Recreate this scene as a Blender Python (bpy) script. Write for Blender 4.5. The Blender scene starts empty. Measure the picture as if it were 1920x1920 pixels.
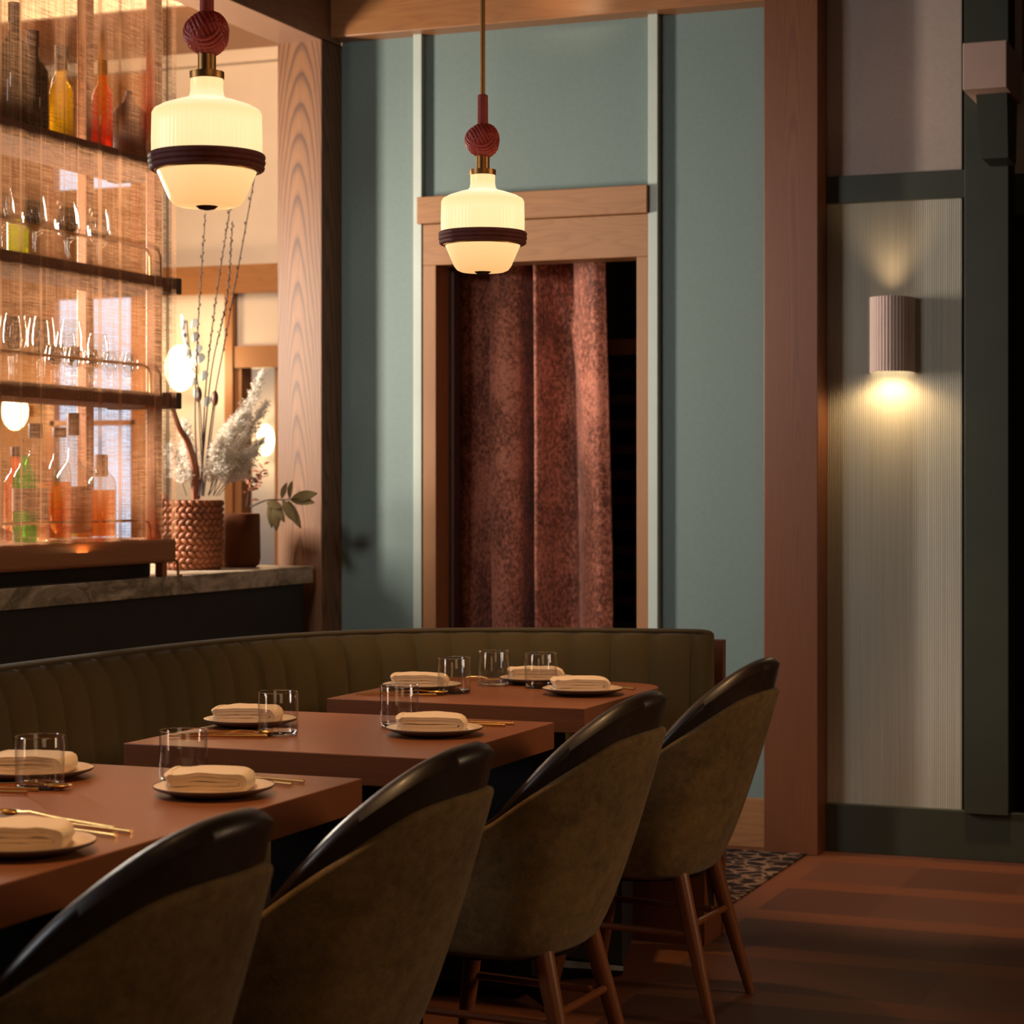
import bpy, math, random
from mathutils import Vector, Matrix, noise
R=random.Random(7)
S=bpy.context.scene; COL=S.collection
PI=math.pi; sin=math.sin; cos=math.cos; rad=math.radians

# ------------------------------------------------------------------ camera
cd=bpy.data.cameras.new('camera'); cam=bpy.data.objects.new('camera',cd); COL.objects.link(cam)
cam.location=(0,0,1.26); cam.rotation_euler=(rad(90),0,rad(21.5))
cd.sensor_width=36; cd.lens=4000/1920*36; cd.shift_y=-44/1920
cd.clip_start=.05; cd.clip_end=100
cd.dof.use_dof=True; cd.dof.focus_distance=4.6; cd.dof.aperture_fstop=7.0
S.camera=cam
# ------------------------------------------------------------------ world, exposure
w=bpy.data.worlds.new('world'); S.world=w; w.use_nodes=True
w.node_tree.nodes['Background'].inputs[0].default_value=(.55,.42,.30,1)
w.node_tree.nodes['Background'].inputs[1].default_value=.012
S.view_settings.view_transform='Standard'; S.view_settings.look='None'
S.view_settings.gamma=1; S.view_settings.exposure=0; S.view_settings.use_curve_mapping=False
# ------------------------------------------------------------------ lights
def area(name,loc,aim,size,power,col,sy=None,spread=180):
    l=bpy.data.lights.new(name,'AREA'); l.energy=power; l.color=col; l.size=size
    if sy: l.shape='RECTANGLE'; l.size_y=sy
    l.spread=rad(spread)
    o=bpy.data.objects.new(name,l); COL.objects.link(o); o.location=loc
    o.rotation_euler=(Vector(aim)-Vector(loc)).to_track_quat('-Z','Y').to_euler(); return o
def spot(name,loc,aim,power,col,ang,blend=.8,rs=.06):
    l=bpy.data.lights.new(name,'SPOT'); l.energy=power; l.color=col; l.spot_size=rad(ang); l.spot_blend=blend; l.shadow_soft_size=rs
    o=bpy.data.objects.new(name,l); COL.objects.link(o); o.location=loc
    o.rotation_euler=(Vector(aim)-Vector(loc)).to_track_quat('-Z','Y').to_euler(); return o
def point(name,loc,power,col,rs=.05):
    l=bpy.data.lights.new(name,'POINT'); l.energy=power; l.color=col; l.shadow_soft_size=rs
    o=bpy.data.objects.new(name,l); COL.objects.link(o); o.location=loc; return o
area('bar_window_daylight',(-4.9,5.75,1.9),(-1.6,7.3,1.6),.30,116,(1,.87,.72),sy=.7)
area('teal_wall_fill',(-3.35,3.3,2.5),(-3.0,7.3,1.5),.35,6,(1,.92,.82),spread=70)  # unseen fill added to even out the left of the teal wall
area('side_window_daylight',(-4.6,2.0,2.15),(-1.6,4.6,.9),.7,24,(.92,.94,1),sy=.9)
area('chair_side_fill',(2.6,5.2,2.1),(-1.4,4.4,.45),.9,11,(1,.66,.40),spread=80)  # added off-frame fill that brightens the right side of the chair backs
area('overhead_fill',(1.2,.8,2.6),(-1.6,3.6,.3),1.4,7,(1,.66,.38),spread=110)  # weak warm overhead fill, added to bring out the chair backs
for y,p in ((2.75,17),(4.03,15),(4.95,15)):
    spot('table_downlight',(-2.0,y+.12,2.9),(-1.95,y,.75),p*8.0,(1,.57,.25),44,.9,.05)
spot('floor_downlight',(-1.2,6.75,2.9),(-1.15,6.75,0),190,(1,.62,.36),36,.7,.06)
spot('counter_fill',(-3.45,6.1,2.88),(-3.85,6.72,1.15),16,(1,.74,.50),40,.8,.06)  # extra spot added to brighten the plumes and pot
spot('beam_downlight',(-2.6,6.9,3.02),(-2.62,7.2,3.06),2.5,(1,.72,.42),75,1,.04)
area('bar_cove_light',(-5.6,8.9,3.55),(-5.6,9.4,3.75),2.6,26,(1,.56,.24),sy=.15)
area('bar_ceiling_light',(-5.2,7.9,3.3),(-5.4,9.6,1.6),1.2,60,(1,.70,.46))
area('shelf_strip_light',(-3.98,5.55,1.16),(-3.8,5.55,1.9),.06,3.0,(1,.52,.20),sy=1.2)
area('front_bar_light',(-4.6,6.4,2.85),(-4.0,6.6,1.3),.5,10,(1,.60,.32))

# ------------------------------------------------------------------ materials
def new(name):
    m=bpy.data.materials.new(name); m.use_nodes=True; nt=m.node_tree; nt.nodes.clear()
    out=nt.nodes.new('ShaderNodeOutputMaterial'); return m,nt,out
def N(nt,t,**k):
    n=nt.nodes.new(t)
    for a,b in k.items(): setattr(n,a,b)
    return n
def L(nt,a,b): nt.links.new(a,b)
def c4(c): return (c[0],c[1],c[2],1)
def ramp(nt,fac,stops):
    r=N(nt,'ShaderNodeValToRGB'); e=r.color_ramp.elements
    e[0].position,e[0].color=stops[0][0],c4(stops[0][1]); e[1].position,e[1].color=stops[-1][0],c4(stops[-1][1])
    for p,c in stops[1:-1]:
        q=e.new(p); q.color=c4(c)
    L(nt,fac,r.inputs[0]); return r.outputs[0]
def coord(nt,scale=(1,1,1),rot=(0,0,0),loc=(0,0,0)):
    t=N(nt,'ShaderNodeTexCoord'); m=N(nt,'ShaderNodeMapping'); L(nt,t.outputs['Object'],m.inputs[0])
    m.inputs['Scale'].default_value=scale; m.inputs['Rotation'].default_value=rot; m.inputs['Location'].default_value=loc
    return m.outputs[0]
def noi(nt,vec,scale,detail=3,rough=.5,dist=0):
    n=N(nt,'ShaderNodeTexNoise'); L(nt,vec,n.inputs['Vector']); n.inputs['Scale'].default_value=scale
    n.inputs['Detail'].default_value=detail; n.inputs['Roughness'].default_value=rough; n.inputs['Distortion'].default_value=dist
    return n.outputs[0]
def math_(nt,op,a,b=None,c=None):
    n=N(nt,'ShaderNodeMath',operation=op)
    for i,v in enumerate((a,b,c)):
        if v is None: continue
        if isinstance(v,(int,float)): n.inputs[i].default_value=v
        else: L(nt,v,n.inputs[i])
    return n.outputs[0]
def mixc(nt,f,a,b,mode='MIX'):
    n=N(nt,'ShaderNodeMix',data_type='RGBA',blend_type=mode)
    if isinstance(f,(int,float)): n.inputs[0].default_value=f
    else: L(nt,f,n.inputs[0])
    for i,v in ((6,a),(7,b)):
        if isinstance(v,tuple): n.inputs[i].default_value=c4(v)
        else: L(nt,v,n.inputs[i])
    return n.outputs[2]
def bsdf(nt,out,col,rough=.5,metal=0,bump=None,bs=.2,bd=.002,sheen=0,coat=0,spec=.5):
    b=N(nt,'ShaderNodeBsdfPrincipled')
    if isinstance(col,tuple): b.inputs['Base Color'].default_value=c4(col)
    else: L(nt,col,b.inputs['Base Color'])
    if isinstance(rough,(int,float)): b.inputs['Roughness'].default_value=rough
    else: L(nt,rough,b.inputs['Roughness'])
    b.inputs['Metallic'].default_value=metal; b.inputs['Specular IOR Level'].default_value=spec
    if sheen: b.inputs['Sheen Weight'].default_value=sheen; b.inputs['Sheen Roughness'].default_value=.4
    if coat: b.inputs['Coat Weight'].default_value=coat; b.inputs['Coat Roughness'].default_value=.15
    if bump is not None:
        bp=N(nt,'ShaderNodeBump'); bp.inputs['Strength'].default_value=bs; bp.inputs['Distance'].default_value=bd
        L(nt,bump,bp.inputs['Height']); L(nt,bp.outputs[0],b.inputs['Normal'])
    L(nt,b.outputs[0],out.inputs[0]); return b
def plain(name,col,rough=.5,metal=0,var=.12,vs=8,**k):
    m,nt,out=new(name); n=noi(nt,coord(nt),vs,4)
    c=ramp(nt,n,[(.3,tuple(v*(1-var) for v in col)),(.7,tuple(min(1,v*(1+var)) for v in col))])
    bsdf(nt,out,c,rough,metal,bump=noi(nt,coord(nt),vs*25,2),bs=k.pop('bs',.06),**k); return m
def wood(name,c1,c2,axis='Z',ring=1.0,rough=.5,coat=0,off=(0,0,0),streak=.35,con=.8,tilt=.14):
    # growth rings cut at a slight angle: arched grain on the faces, plus fine pores
    m,nt,out=new(name); t=N(nt,'ShaderNodeTexCoord'); sp=N(nt,'ShaderNodeSeparateXYZ')
    mp=N(nt,'ShaderNodeMapping'); L(nt,t.outputs['Object'],mp.inputs[0]); mp.inputs['Location'].default_value=off; L(nt,mp.outputs[0],sp.inputs[0])
    ix={'X':(1,2,0),'Y':(0,2,1),'Z':(0,1,2)}[axis]; u,v,l=(sp.outputs[i] for i in ix)
    sq={'X':(.10,1,1),'Y':(1,.10,1),'Z':(1,1,.10)}[axis]
    n1=noi(nt,coord(nt,sq),5,3,.55); n2=noi(nt,coord(nt,tuple(q if q==1 else .35 for q in sq)),2.2,2)
    uu=math_(nt,'MULTIPLY_ADD',math_(nt,'SUBTRACT',n1,.5),.10,u)
    vv=math_(nt,'ADD',v,math_(nt,'MULTIPLY',l,tilt)); vv=math_(nt,'MULTIPLY_ADD',math_(nt,'SUBTRACT',n2,.5),.16,vv)
    r=math_(nt,'SQRT',math_(nt,'ADD',math_(nt,'MULTIPLY',uu,math_(nt,'MULTIPLY',uu,16.0)),math_(nt,'MULTIPLY',vv,vv)))
    fr=math_(nt,'FRACT',math_(nt,'MULTIPLY',r,36*ring))
    mid=tuple(a*.62+b*.38 for a,b in zip(c1,c2)); dk=tuple(lerp_(a,b,con) for a,b in zip(c1,c2))
    c=ramp(nt,fr,[(0,tuple(lerp_(a,b,.35*con) for a,b in zip(c1,c2))),(.18,c1),(.60,tuple(lerp_(a,b,.12*con) for a,b in zip(c1,c2))),(.88,dk),(.95,dk),(1,tuple(lerp_(a,b,.35*con) for a,b in zip(c1,c2)))])
    sq2={'X':(.02,1,1),'Y':(1,.02,1),'Z':(1,1,.02)}[axis]
    fine=noi(nt,coord(nt,sq2),300,3,.65); blot=noi(nt,coord(nt,sq),4,3)
    k=math_(nt,'MULTIPLY_ADD',fine,streak,math_(nt,'MULTIPLY',blot,.35))
    c=mixc(nt,ramp(nt,k,[(.15,(1,1,1)),(.55,(0,0,0))]),c,c2)
    bsdf(nt,out,c,rough,bump=fine,bs=.12,bd=.001,coat=coat); return m
def lerp_(a,b,t): return a+(b-a)*t
def fabric(name,col,scale=900,var=.35,rough=.95,sheen=.3,blot=0,bs=.4,spec=.15):
    m,nt,out=new(name); v=coord(nt); f=noi(nt,v,scale,2,.7); g=noi(nt,v,7,5,.65)
    g=math_(nt,'ADD',math_(nt,'MULTIPLY',g,.6),math_(nt,'MULTIPLY',noi(nt,v,45,4,.7),.4)); x=math_(nt,'MULTIPLY_ADD',math_(nt,'SUBTRACT',g,.5),blot*2.2,f)
    c=ramp(nt,x,[(.25,tuple(q*(1-var) for q in col)),(.75,tuple(q*(1+var) for q in col))])
    bsdf(nt,out,c,rough,bump=f,bs=bs,bd=.001,sheen=sheen,spec=spec); return m
def glassy(name,tint=(1,1,1),refl=1.0,body=0.0,bodycol=(1,1,1)):
    m,nt,out=new(name); tr=N(nt,'ShaderNodeBsdfTransparent'); tr.inputs[0].default_value=c4(tint)
    gl=N(nt,'ShaderNodeBsdfGlossy'); gl.inputs['Roughness'].default_value=.03
    fr=N(nt,'ShaderNodeLayerWeight'); fr.inputs[0].default_value=.5
    lum=math_(nt,'MULTIPLY_ADD',math_(nt,'POWER',fr.outputs['Facing'],4.0),.75*refl,.045*refl)
    mx=N(nt,'ShaderNodeMixShader'); L(nt,lum,mx.inputs[0]); L(nt,tr.outputs[0],mx.inputs[1]); L(nt,gl.outputs[0],mx.inputs[2])
    o=mx.outputs[0]
    if body:
        df=N(nt,'ShaderNodeBsdfTranslucent'); df.inputs[0].default_value=c4(bodycol)
        m2=N(nt,'ShaderNodeMixShader'); m2.inputs[0].default_value=body; L(nt,o,m2.inputs[1]); L(nt,df.outputs[0],m2.inputs[2]); o=m2.outputs[0]
    L(nt,o,out.inputs[0]); return m
def emit(name,col,st):
    m,nt,out=new(name); e=N(nt,'ShaderNodeEmission'); e.inputs[0].default_value=c4(col); e.inputs[1].default_value=st
    L(nt,e.outputs[0],out.inputs[0]); return m
M={}
M['oak']=wood('pale_oak',(.25,.108,.038),(.07,.025,.013),'Z',.9,.5,off=(3.665,-7.13,-.2),con=.85,tilt=.22,streak=.5)
M['oakx']=wood('oak_lintel',(.335,.150,.052),(.21,.086,.029),'X',2.0,.5,con=.5,tilt=.03,streak=.5)
M['oakz']=wood('oak_jamb',(.335,.150,.052),(.21,.086,.029),'Z',2.0,.5,con=.5,tilt=.03,streak=.5)
M['beamx']=wood('beam_oak',(.33,.140,.048),(.20,.075,.025),'X',1.3,.36,con=.4,tilt=.03,streak=.5)
M['beamy']=wood('dark_beam_oak',(.34,.17,.10),(.18,.08,.04),'Y',1.3,.45,con=.4,tilt=.03,streak=.5)
M['redwood']=wood('reddish_timber',(.215,.066,.019),(.10,.027,.008),'Z',1.0,.45,off=(1.79,-7.19,-.5),con=.55,tilt=.07,streak=.5)
M['table']=wood('table_walnut',(.29,.096,.034),(.18,.056,.019),'X',1.6,.34,streak=.45,con=.35,tilt=.02,off=(0,-3,-.9))
M['shelfshade']=wood('shaded_shelf_wood',(.15,.05,.018),(.09,.03,.012),'Y',1.5,.5,con=.4,tilt=.03)  # shelf wood darkened to stand in for shade on fronts and undersides
M['shelfwood']=wood('shelf_wood',(.40,.145,.045),(.24,.08,.026),'Y',1.5,.45,con=.4,tilt=.03)
M['legwood']=wood('chair_leg_wood',(.22,.07,.02),(.12,.035,.01),'Z',1,.35,con=.3)
M['drift']=wood('driftwood',(.30,.10,.045),(.12,.035,.015),'Z',1,.6,con=.5)
M['teal']=plain('teal_paint',(.127,.180,.172),.6,var=.05,vs=60,bs=.15)
M['sage']=plain('sage_paint',(.40,.46,.42),.5,var=.03)
M['green']=plain('dark_green_paint',(.036,.042,.027),.5,var=.06)
M['cream']=plain('cream_plaster',(.56,.49,.43),.8,var=.03)
M['rose']=plain('rose_plaster',(.50,.40,.36),.7,var=.05,vs=60)
M['black']=plain('black_steel',(.012,.011,.011),.45,.6)
M['panelblack']=plain('black_panelling',(.010,.009,.010),.6)
M['brass']=plain('aged_brass',(.42,.21,.07),.42,1)
M['gold']=plain('brushed_gold',(.85,.52,.18),.28,1,var=.05)
M['bronze']=plain('dark_bronze',(.06,.035,.02),.4,.8)
M['velvet']=fabric('olive_velvet',(.150,.094,.038),700,.45,.95,.10,blot=.75)
M['banq']=fabric('olive_wool',(.098,.070,.030),1100,.35,.97,.06)
M['leather']=plain('dark_leather',(.024,.013,.008),.38,var=.3,vs=30,bs=.1,coat=.06)
M['cord']=plain('oxblood_leather',(.55,.07,.05),.42,var=.15,vs=40)
M['band']=plain('oxblood_cord',(.20,.045,.035),.6,var=.2,vs=60,bs=.4)
M['napkin']=fabric('linen_napkin',(.82,.62,.42),1500,.14,.95,.1,bs=.25)
M['plate']=plain('stoneware_glaze',(.78,.60,.42),.3,var=.06,coat=.2)
M['rim']=plain('raw_clay_rim',(.10,.055,.03),.5)
M['tumbler']=glassy('clear_glass',(.96,.96,.96),.9)
m_,nt_,out_=new('solid_clear_glass'); g_=N(nt_,'ShaderNodeBsdfGlass'); g_.inputs['IOR'].default_value=1.46; g_.inputs['Roughness'].default_value=0; g_.inputs[0].default_value=(.97,.97,.97,1); L(nt_,g_.outputs[0],out_.inputs[0]); M['solidglass']=m_
M['stemglass']=glassy('wine_glass',(.98,.975,.965),.75)
M['wicker']=plain('plaited_wicker',(.25,.075,.024),.5,var=.3,vs=20)
M['pot']=fabric('brown_leather_pot',(.13,.042,.016),400,.25,.7,0)
M['stem']=plain('dry_stem',(.05,.028,.02),.7)
M['pampas']=plain('pale_grass',(.88,.78,.66),.95,var=.1,vs=30)
def leafy(name,col):
    m,nt,out=new(name); n=noi(nt,coord(nt),60,2); c=ramp(nt,n,[(.3,tuple(q*.8 for q in col)),(.7,col)])
    d=N(nt,'ShaderNodeBsdfDiffuse'); t=N(nt,'ShaderNodeBsdfTranslucent'); L(nt,c,d.inputs[0]); L(nt,c,t.inputs[0])
    x=N(nt,'ShaderNodeMixShader'); x.inputs[0].default_value=.45; L(nt,d.outputs[0],x.inputs[1]); L(nt,t.outputs[0],x.inputs[2]); L(nt,x.outputs[0],out.inputs[0]); return m
M['pampas']=leafy('pale_grass',(.97,.92,.84))
M['silver']=leafy('silver_leaf',(.60,.60,.56)); M['silverdull']=plain('silver_leaf',(.42,.42,.40),.6)
M['olive']=plain('dull_green_leaf',(.15,.105,.042),.75,spec=.2)
M['dryleaf']=plain('dry_brown_leaf',(.22,.07,.03),.7)
M['clay']=plain('brown_ceramic',(.10,.04,.02),.45)
M['label_tan']=plain('tan_label',(.38,.20,.12),.7)
M['cap_black']=plain('black_cap',(.02,.016,.016),.4)
M['cap_brown']=plain('brown_cork_cap',(.10,.035,.025),.5)
M['grn']=glassy('green_bottle_glass',(.16,.60,.12),.9,.12,(.06,.40,.03))
M['clr']=glassy('clear_bottle_glass',(.88,.86,.82),1.2)
M['amb']=glassy('amber_liquor',(.85,.38,.10),.8,.2,(.60,.19,.03))
M['hon']=glassy('honey_liquor',(.98,.66,.26),.8,.15,(.8,.45,.12))
M['dkb']=glassy('dark_wine_glass',(.12,.10,.04),.8,.3,(.05,.03,.01))
M['yel']=glassy('yellow_liqueur',(.95,.72,.08),.8,.25,(.60,.34,.02))
M['red']=glassy('red_aperitif',(.85,.14,.04),.8,.22,(.42,.04,.012))
M['ygr']=glassy('olive_glass',(.72,.70,.14),.8,.3,(.5,.48,.06))
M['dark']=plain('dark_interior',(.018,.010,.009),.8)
M['reddark']=plain('wine_rack_wood',(.05,.012,.008),.6)
M['sky']=emit('daylight_outside',(.78,.84,1.0),1.15)
M['sconceglow']=emit('sconce_diffuser',(1,.80,.50),4.5)
M['globe']=emit('lamp_globe',(1,.74,.36),9)
M['sconce']=plain('blush_ceramic',(.74,.56,.50),.6,var=.03)

def teal_ribbed():
    m,nt,out=new('ribbed_wallpaper'); v=coord(nt,(1,1,.004)); f=noi(nt,v,340,2,.6)
    c=ramp(nt,f,[(.3,(.40,.385,.32)),(.7,(.54,.515,.43))])
    wv=N(nt,'ShaderNodeTexWave',bands_direction='X'); L(nt,coord(nt),wv.inputs[0]); wv.inputs['Scale'].default_value=42
    bsdf(nt,out,c,.7,bump=wv.outputs['Fac'],bs=.5,bd=.002); return m
M['ribbed']=teal_ribbed()
def marble():
    m,nt,out=new('veined_marble'); v=coord(nt,(1,1,2)); n1=noi(nt,v,2.2,6,.6,1.6)
    n2=noi(nt,v,7,5,.6,2.2)
    x=math_(nt,'ABSOLUTE',math_(nt,'SUBTRACT',n1,.5)); 
    c=ramp(nt,x,[(0,(.12,.10,.06)),(.035,(.30,.23,.16)),(.12,(.50,.40,.31))])
    c=mixc(nt,ramp(nt,n2,[(.45,(0,0,0)),(.65,(.75,.75,.75))]),c,(.20,.16,.10))
    bsdf(nt,out,c,.42,spec=.3); return m
M['marble']=marble()
def curtain_mat():
    m,nt,out=new('crushed_velvet'); v=coord(nt,(1,1,.7)); a=noi(nt,v,85,5,.8); b=noi(nt,v,5,3,.6)
    x=math_(nt,'MULTIPLY_ADD',b,.45,math_(nt,'MULTIPLY',a,.85))
    c=ramp(nt,x,[(.50,(.055,.013,.007)),(.62,(.23,.064,.034)),(.74,(.60,.21,.135))])
    bsdf(nt,out,c,.75,sheen=.6,bump=a,bs=.15); return m
M['curtain']=curtain_mat()
def floor_mat():
    # wide dark tiles of end-matched boards between narrow pale strips
    m,nt,out=new('parquet_floor'); t=N(nt,'ShaderNodeTexCoord'); sp=N(nt,'ShaderNodeSeparateXYZ'); L(nt,t.outputs['Object'],sp.inputs[0])
    fy=math_(nt,'DIVIDE',math_(nt,'SUBTRACT',sp.outputs[1],6.217+.0),.507); ry=math_(nt,'FLOOR',fy); py=math_(nt,'SUBTRACT',fy,ry)
    strip=math_(nt,'LESS_THAN',py,.0)
    strip=math_(nt,'GREATER_THAN',py,.73)
    fx=math_(nt,'DIVIDE',math_(nt,'SUBTRACT',sp.outputs[0],-1.33),.35)
    cx=math_(nt,'FLOOR',fx)
    cb=N(nt,'ShaderNodeCombineXYZ'); L(nt,cx,cb.inputs[0]); L(nt,ry,cb.inputs[1]); L(nt,strip,cb.inputs[2])
    wn=N(nt,'ShaderNodeTexWhiteNoise',noise_dimensions='3D'); L(nt,cb.outputs[0],wn.inputs[0])
    edge=math_(nt,'LESS_THAN',sp.outputs[0],-1.66)
    f1=noi(nt,coord(nt,(.06,1,1)),120,3,.6)
    dark=ramp(nt,wn.outputs[0],[(0,(.065,.026,.017)),(1,(.13,.052,.032))])
    c=mixc(nt,math_(nt,'MAXIMUM',strip,edge),dark,(.165,.058,.026))
    c=mixc(nt,math_(nt,'MULTIPLY',f1,.6),c,(.06,.02,.01))
    bsdf(nt,out,c,.55,bump=f1,bs=.1,spec=.2); return m
M['floor']=floor_mat()
def carpet():
    m,nt,out=new('patterned_carpet'); v=coord(nt)
    vo=N(nt,'ShaderNodeTexVoronoi',feature='DISTANCE_TO_EDGE'); L(nt,v,vo.inputs[0]); vo.inputs['Scale'].default_value=15
    n=noi(nt,v,34,3,.6,1.0)
    x=math_(nt,'ADD',vo.outputs['Distance'],math_(nt,'MULTIPLY',math_(nt,'SUBTRACT',n,.5),.45))
    c=ramp(nt,x,[(.03,(.20,.125,.085)),(.10,(.030,.021,.020)),(.4,(.016,.011,.012))])
    bsdf(nt,out,c,.95,bump=noi(nt,v,500,2),bs=.3,spec=.05); return m
M['carpet']=carpet()
def gauze_mat():
    m,nt,out=new('linen_gauze')
    fh=noi(nt,coord(nt,(1,1,.015)),260,3,.7); fv=noi(nt,coord(nt,(1,.015,1)),260,3,.7)
    lines=noi(nt,coord(nt,(1,1,.003),loc=(0,.3,0)),15,2,.6); hl=noi(nt,coord(nt,(1,.003,1)),16,2,.6)
    x=math_(nt,'MULTIPLY',math_(nt,'ADD',fh,fv),.5)
    x=math_(nt,'ADD',x,math_(nt,'MULTIPLY',math_(nt,'GREATER_THAN',lines,.61),.16))
    x=math_(nt,'ADD',x,math_(nt,'MULTIPLY',math_(nt,'GREATER_THAN',hl,.70),.08))
    a=N(nt,'ShaderNodeMapRange'); L(nt,x,a.inputs[0]); a.inputs[1].default_value=.40; a.inputs[2].default_value=.62; a.inputs[3].default_value=.10; a.inputs[4].default_value=.78
    tr=N(nt,'ShaderNodeBsdfTransparent'); tl=N(nt,'ShaderNodeBsdfTranslucent'); df=N(nt,'ShaderNodeBsdfDiffuse')
    tl.inputs[0].default_value=(.34,.17,.085,1); df.inputs[0].default_value=(.34,.18,.10,1)
    m1=N(nt,'ShaderNodeMixShader'); m1.inputs[0].default_value=.62; L(nt,df.outputs[0],m1.inputs[1]); L(nt,tl.outputs[0],m1.inputs[2])
    m2=N(nt,'ShaderNodeMixShader'); L(nt,a.outputs[0],m2.inputs[0]); L(nt,tr.outputs[0],m2.inputs[1]); L(nt,m1.outputs[0],m2.inputs[2])
    L(nt,m2.outputs[0],out.inputs[0]); return m
M['gauze']=gauze_mat()
def shade_mat():
    m,nt,out=new('opal_lamp_glass'); t=N(nt,'ShaderNodeTexCoord'); sp=N(nt,'ShaderNodeSeparateXYZ'); L(nt,t.outputs['Object'],sp.inputs[0])
    mr=N(nt,'ShaderNodeMapRange'); L(nt,sp.outputs[2],mr.inputs[0]); mr.inputs[1].default_value=-.10; mr.inputs[2].default_value=.14
    c=ramp(nt,mr.outputs[0],[(0,(1,.50,.17)),(.35,(1,.64,.27)),(.45,(1,.74,.36)),(.72,(1,.76,.38)),(.80,(1,.70,.32)),(.88,(1,.86,.55)),(1,(1,.66,.30))])
    st=N(nt,'ShaderNodeMapRange'); L(nt,sp.outputs[2],st.inputs[0]); st.inputs[1].default_value=-.10; st.inputs[2].default_value=.05; st.inputs[3].default_value=.92; st.inputs[4].default_value=1.12
    e=N(nt,'ShaderNodeEmission'); L(nt,c,e.inputs[0]); L(nt,st.outputs[0],e.inputs[1])
    g=N(nt,'ShaderNodeBsdfPrincipled'); g.inputs['Base Color'].default_value=(.35,.28,.18,1); g.inputs['Roughness'].default_value=.3
    ad=N(nt,'ShaderNodeAddShader'); L(nt,e.outputs[0],ad.inputs[0]); L(nt,g.outputs[0],ad.inputs[1]); L(nt,ad.outputs[0],out.inputs[0]); return m
M['shade']=shade_mat()

# ------------------------------------------------------------------ mesh helpers
class MB:
    def __init__(s): s.v=[]; s.f=[]
    def add(s,vs,fs):
        n=len(s.v); s.v+= [tuple(v) for v in vs]; s.f+=[tuple(i+n for i in f) for f in fs]; return s
    def box(s,x0,x1,y0,y1,z0,z1):
        return s.add([(x,y,z) for z in (z0,z1) for y in (y0,y1) for x in (x0,x1)],[(0,2,3,1),(4,5,7,6),(0,1,5,4),(2,6,7,3),(0,4,6,2),(1,3,7,5)])
    def grid(s,rows,closeu=False,closev=False,cap=False):
        nr=len(rows); nc=len(rows[0]); vs=[p for r in rows for p in r]; fs=[]
        for i in range(nr if closeu else nr-1):
            for j in range(nc if closev else nc-1):
                a=i*nc+j; b=i*nc+(j+1)%nc; c=((i+1)%nr)*nc+(j+1)%nc; d=((i+1)%nr)*nc+j; fs.append((a,b,c,d))
        if cap: fs.append(tuple(range(nc))[::-1]); fs.append(tuple((nr-1)*nc+j for j in range(nc)))
        return s.add(vs,fs)
    def lathe(s,prof,n=32,c=(0,0,0),rib=None,cap=True):
        rows=[]
        for r,z in prof:
            row=[]
            for k in range(n):
                a=2*PI*k/n; rr=r*(1+(rib(a,z) if rib else 0)); row.append((c[0]+rr*cos(a),c[1]+rr*sin(a),c[2]+z))
            rows.append(row)
        return s.grid(rows,closev=True,cap=cap)
    def tube(s,pts,r,n=10,closed=False):
        P=[Vector(p) for p in pts]; m=len(P); rows=[]; up=None
        for i,p in enumerate(P):
            if closed: t=P[(i+1)%m]-P[i-1]
            else: t=P[min(i+1,m-1)]-P[max(i-1,0)]
            t=t.normalized() if t.length>1e-9 else Vector((0,0,1))
            if up is None: up=Vector((0,0,1)) if abs(t.z)<.9 else Vector((1,0,0))
            a=t.cross(up); a=a.normalized() if a.length>1e-6 else Vector((1,0,0)); b=a.cross(t).normalized(); up=b
            rr=r[i] if isinstance(r,(list,tuple)) else r
            rows.append([tuple(p+a*rr*cos(2*PI*k/n)+b*rr*sin(2*PI*k/n)) for k in range(n)])
        return s.grid(rows,closeu=closed,closev=True,cap=not closed)
    def ball(s,c,r,n=12,m=8,sc=(1,1,1)):
        rows=[]
        for i in range(m+1):
            t=PI*i/m; q=max(sin(t),.02)
            rows.append([(c[0]+r*sc[0]*q*cos(2*PI*k/n),c[1]+r*sc[1]*q*sin(2*PI*k/n),c[2]-r*sc[2]*cos(t)) for k in range(n)])
        return s.grid(rows,closev=True,cap=True)
    def leaf(s,p,d,nrm,l,w,curl=.15,n=6):
        p=Vector(p); d=Vector(d).normalized(); nrm=Vector(nrm); side=d.cross(nrm).normalized(); nn=side.cross(d).normalized()
        rows=[]
        for i in range(n+1):
            t=i/n; ww=w*.5*max(sin(PI*min(1,t*.97+.015)),.03)**.75; c=p+d*l*t-nn*curl*l*t*t
            rows.append([tuple(c-side*ww+nn*ww*.25),tuple(c),tuple(c+side*ww+nn*ww*.25)])
        return s.grid(rows)
    def build(s,name,mat,parent=None,smooth=False,bevel=0,sub=0,solid=0,ang=40,bseg=2):
        me=bpy.data.meshes.new(name); me.from_pydata(s.v,[],s.f); me.update()
        import bmesh
        bm=bmesh.new(); bm.from_mesh(me); bmesh.ops.recalc_face_normals(bm,faces=bm.faces); bm.to_mesh(me); bm.free()
        mats=mat if isinstance(mat,list) else [mat]
        for q in mats: me.materials.append(q)
        o=bpy.data.objects.new(name,me); COL.objects.link(o)
        if parent: o.parent=parent
        if smooth:
            me.polygons.foreach_set('use_smooth',[True]*len(me.polygons))
            try: me.set_sharp_from_angle(angle=rad(ang))
            except Exception: pass
        if solid: q=o.modifiers.new('solid','SOLIDIFY'); q.thickness=solid; q.offset=0
        if bevel: q=o.modifiers.new('bevel','BEVEL'); q.width=bevel; q.segments=bseg; q.limit_method='ANGLE'; q.angle_limit=rad(35)
        if sub: q=o.modifiers.new('sub','SUBSURF'); q.levels=sub; q.render_levels=sub
        return o
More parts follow.
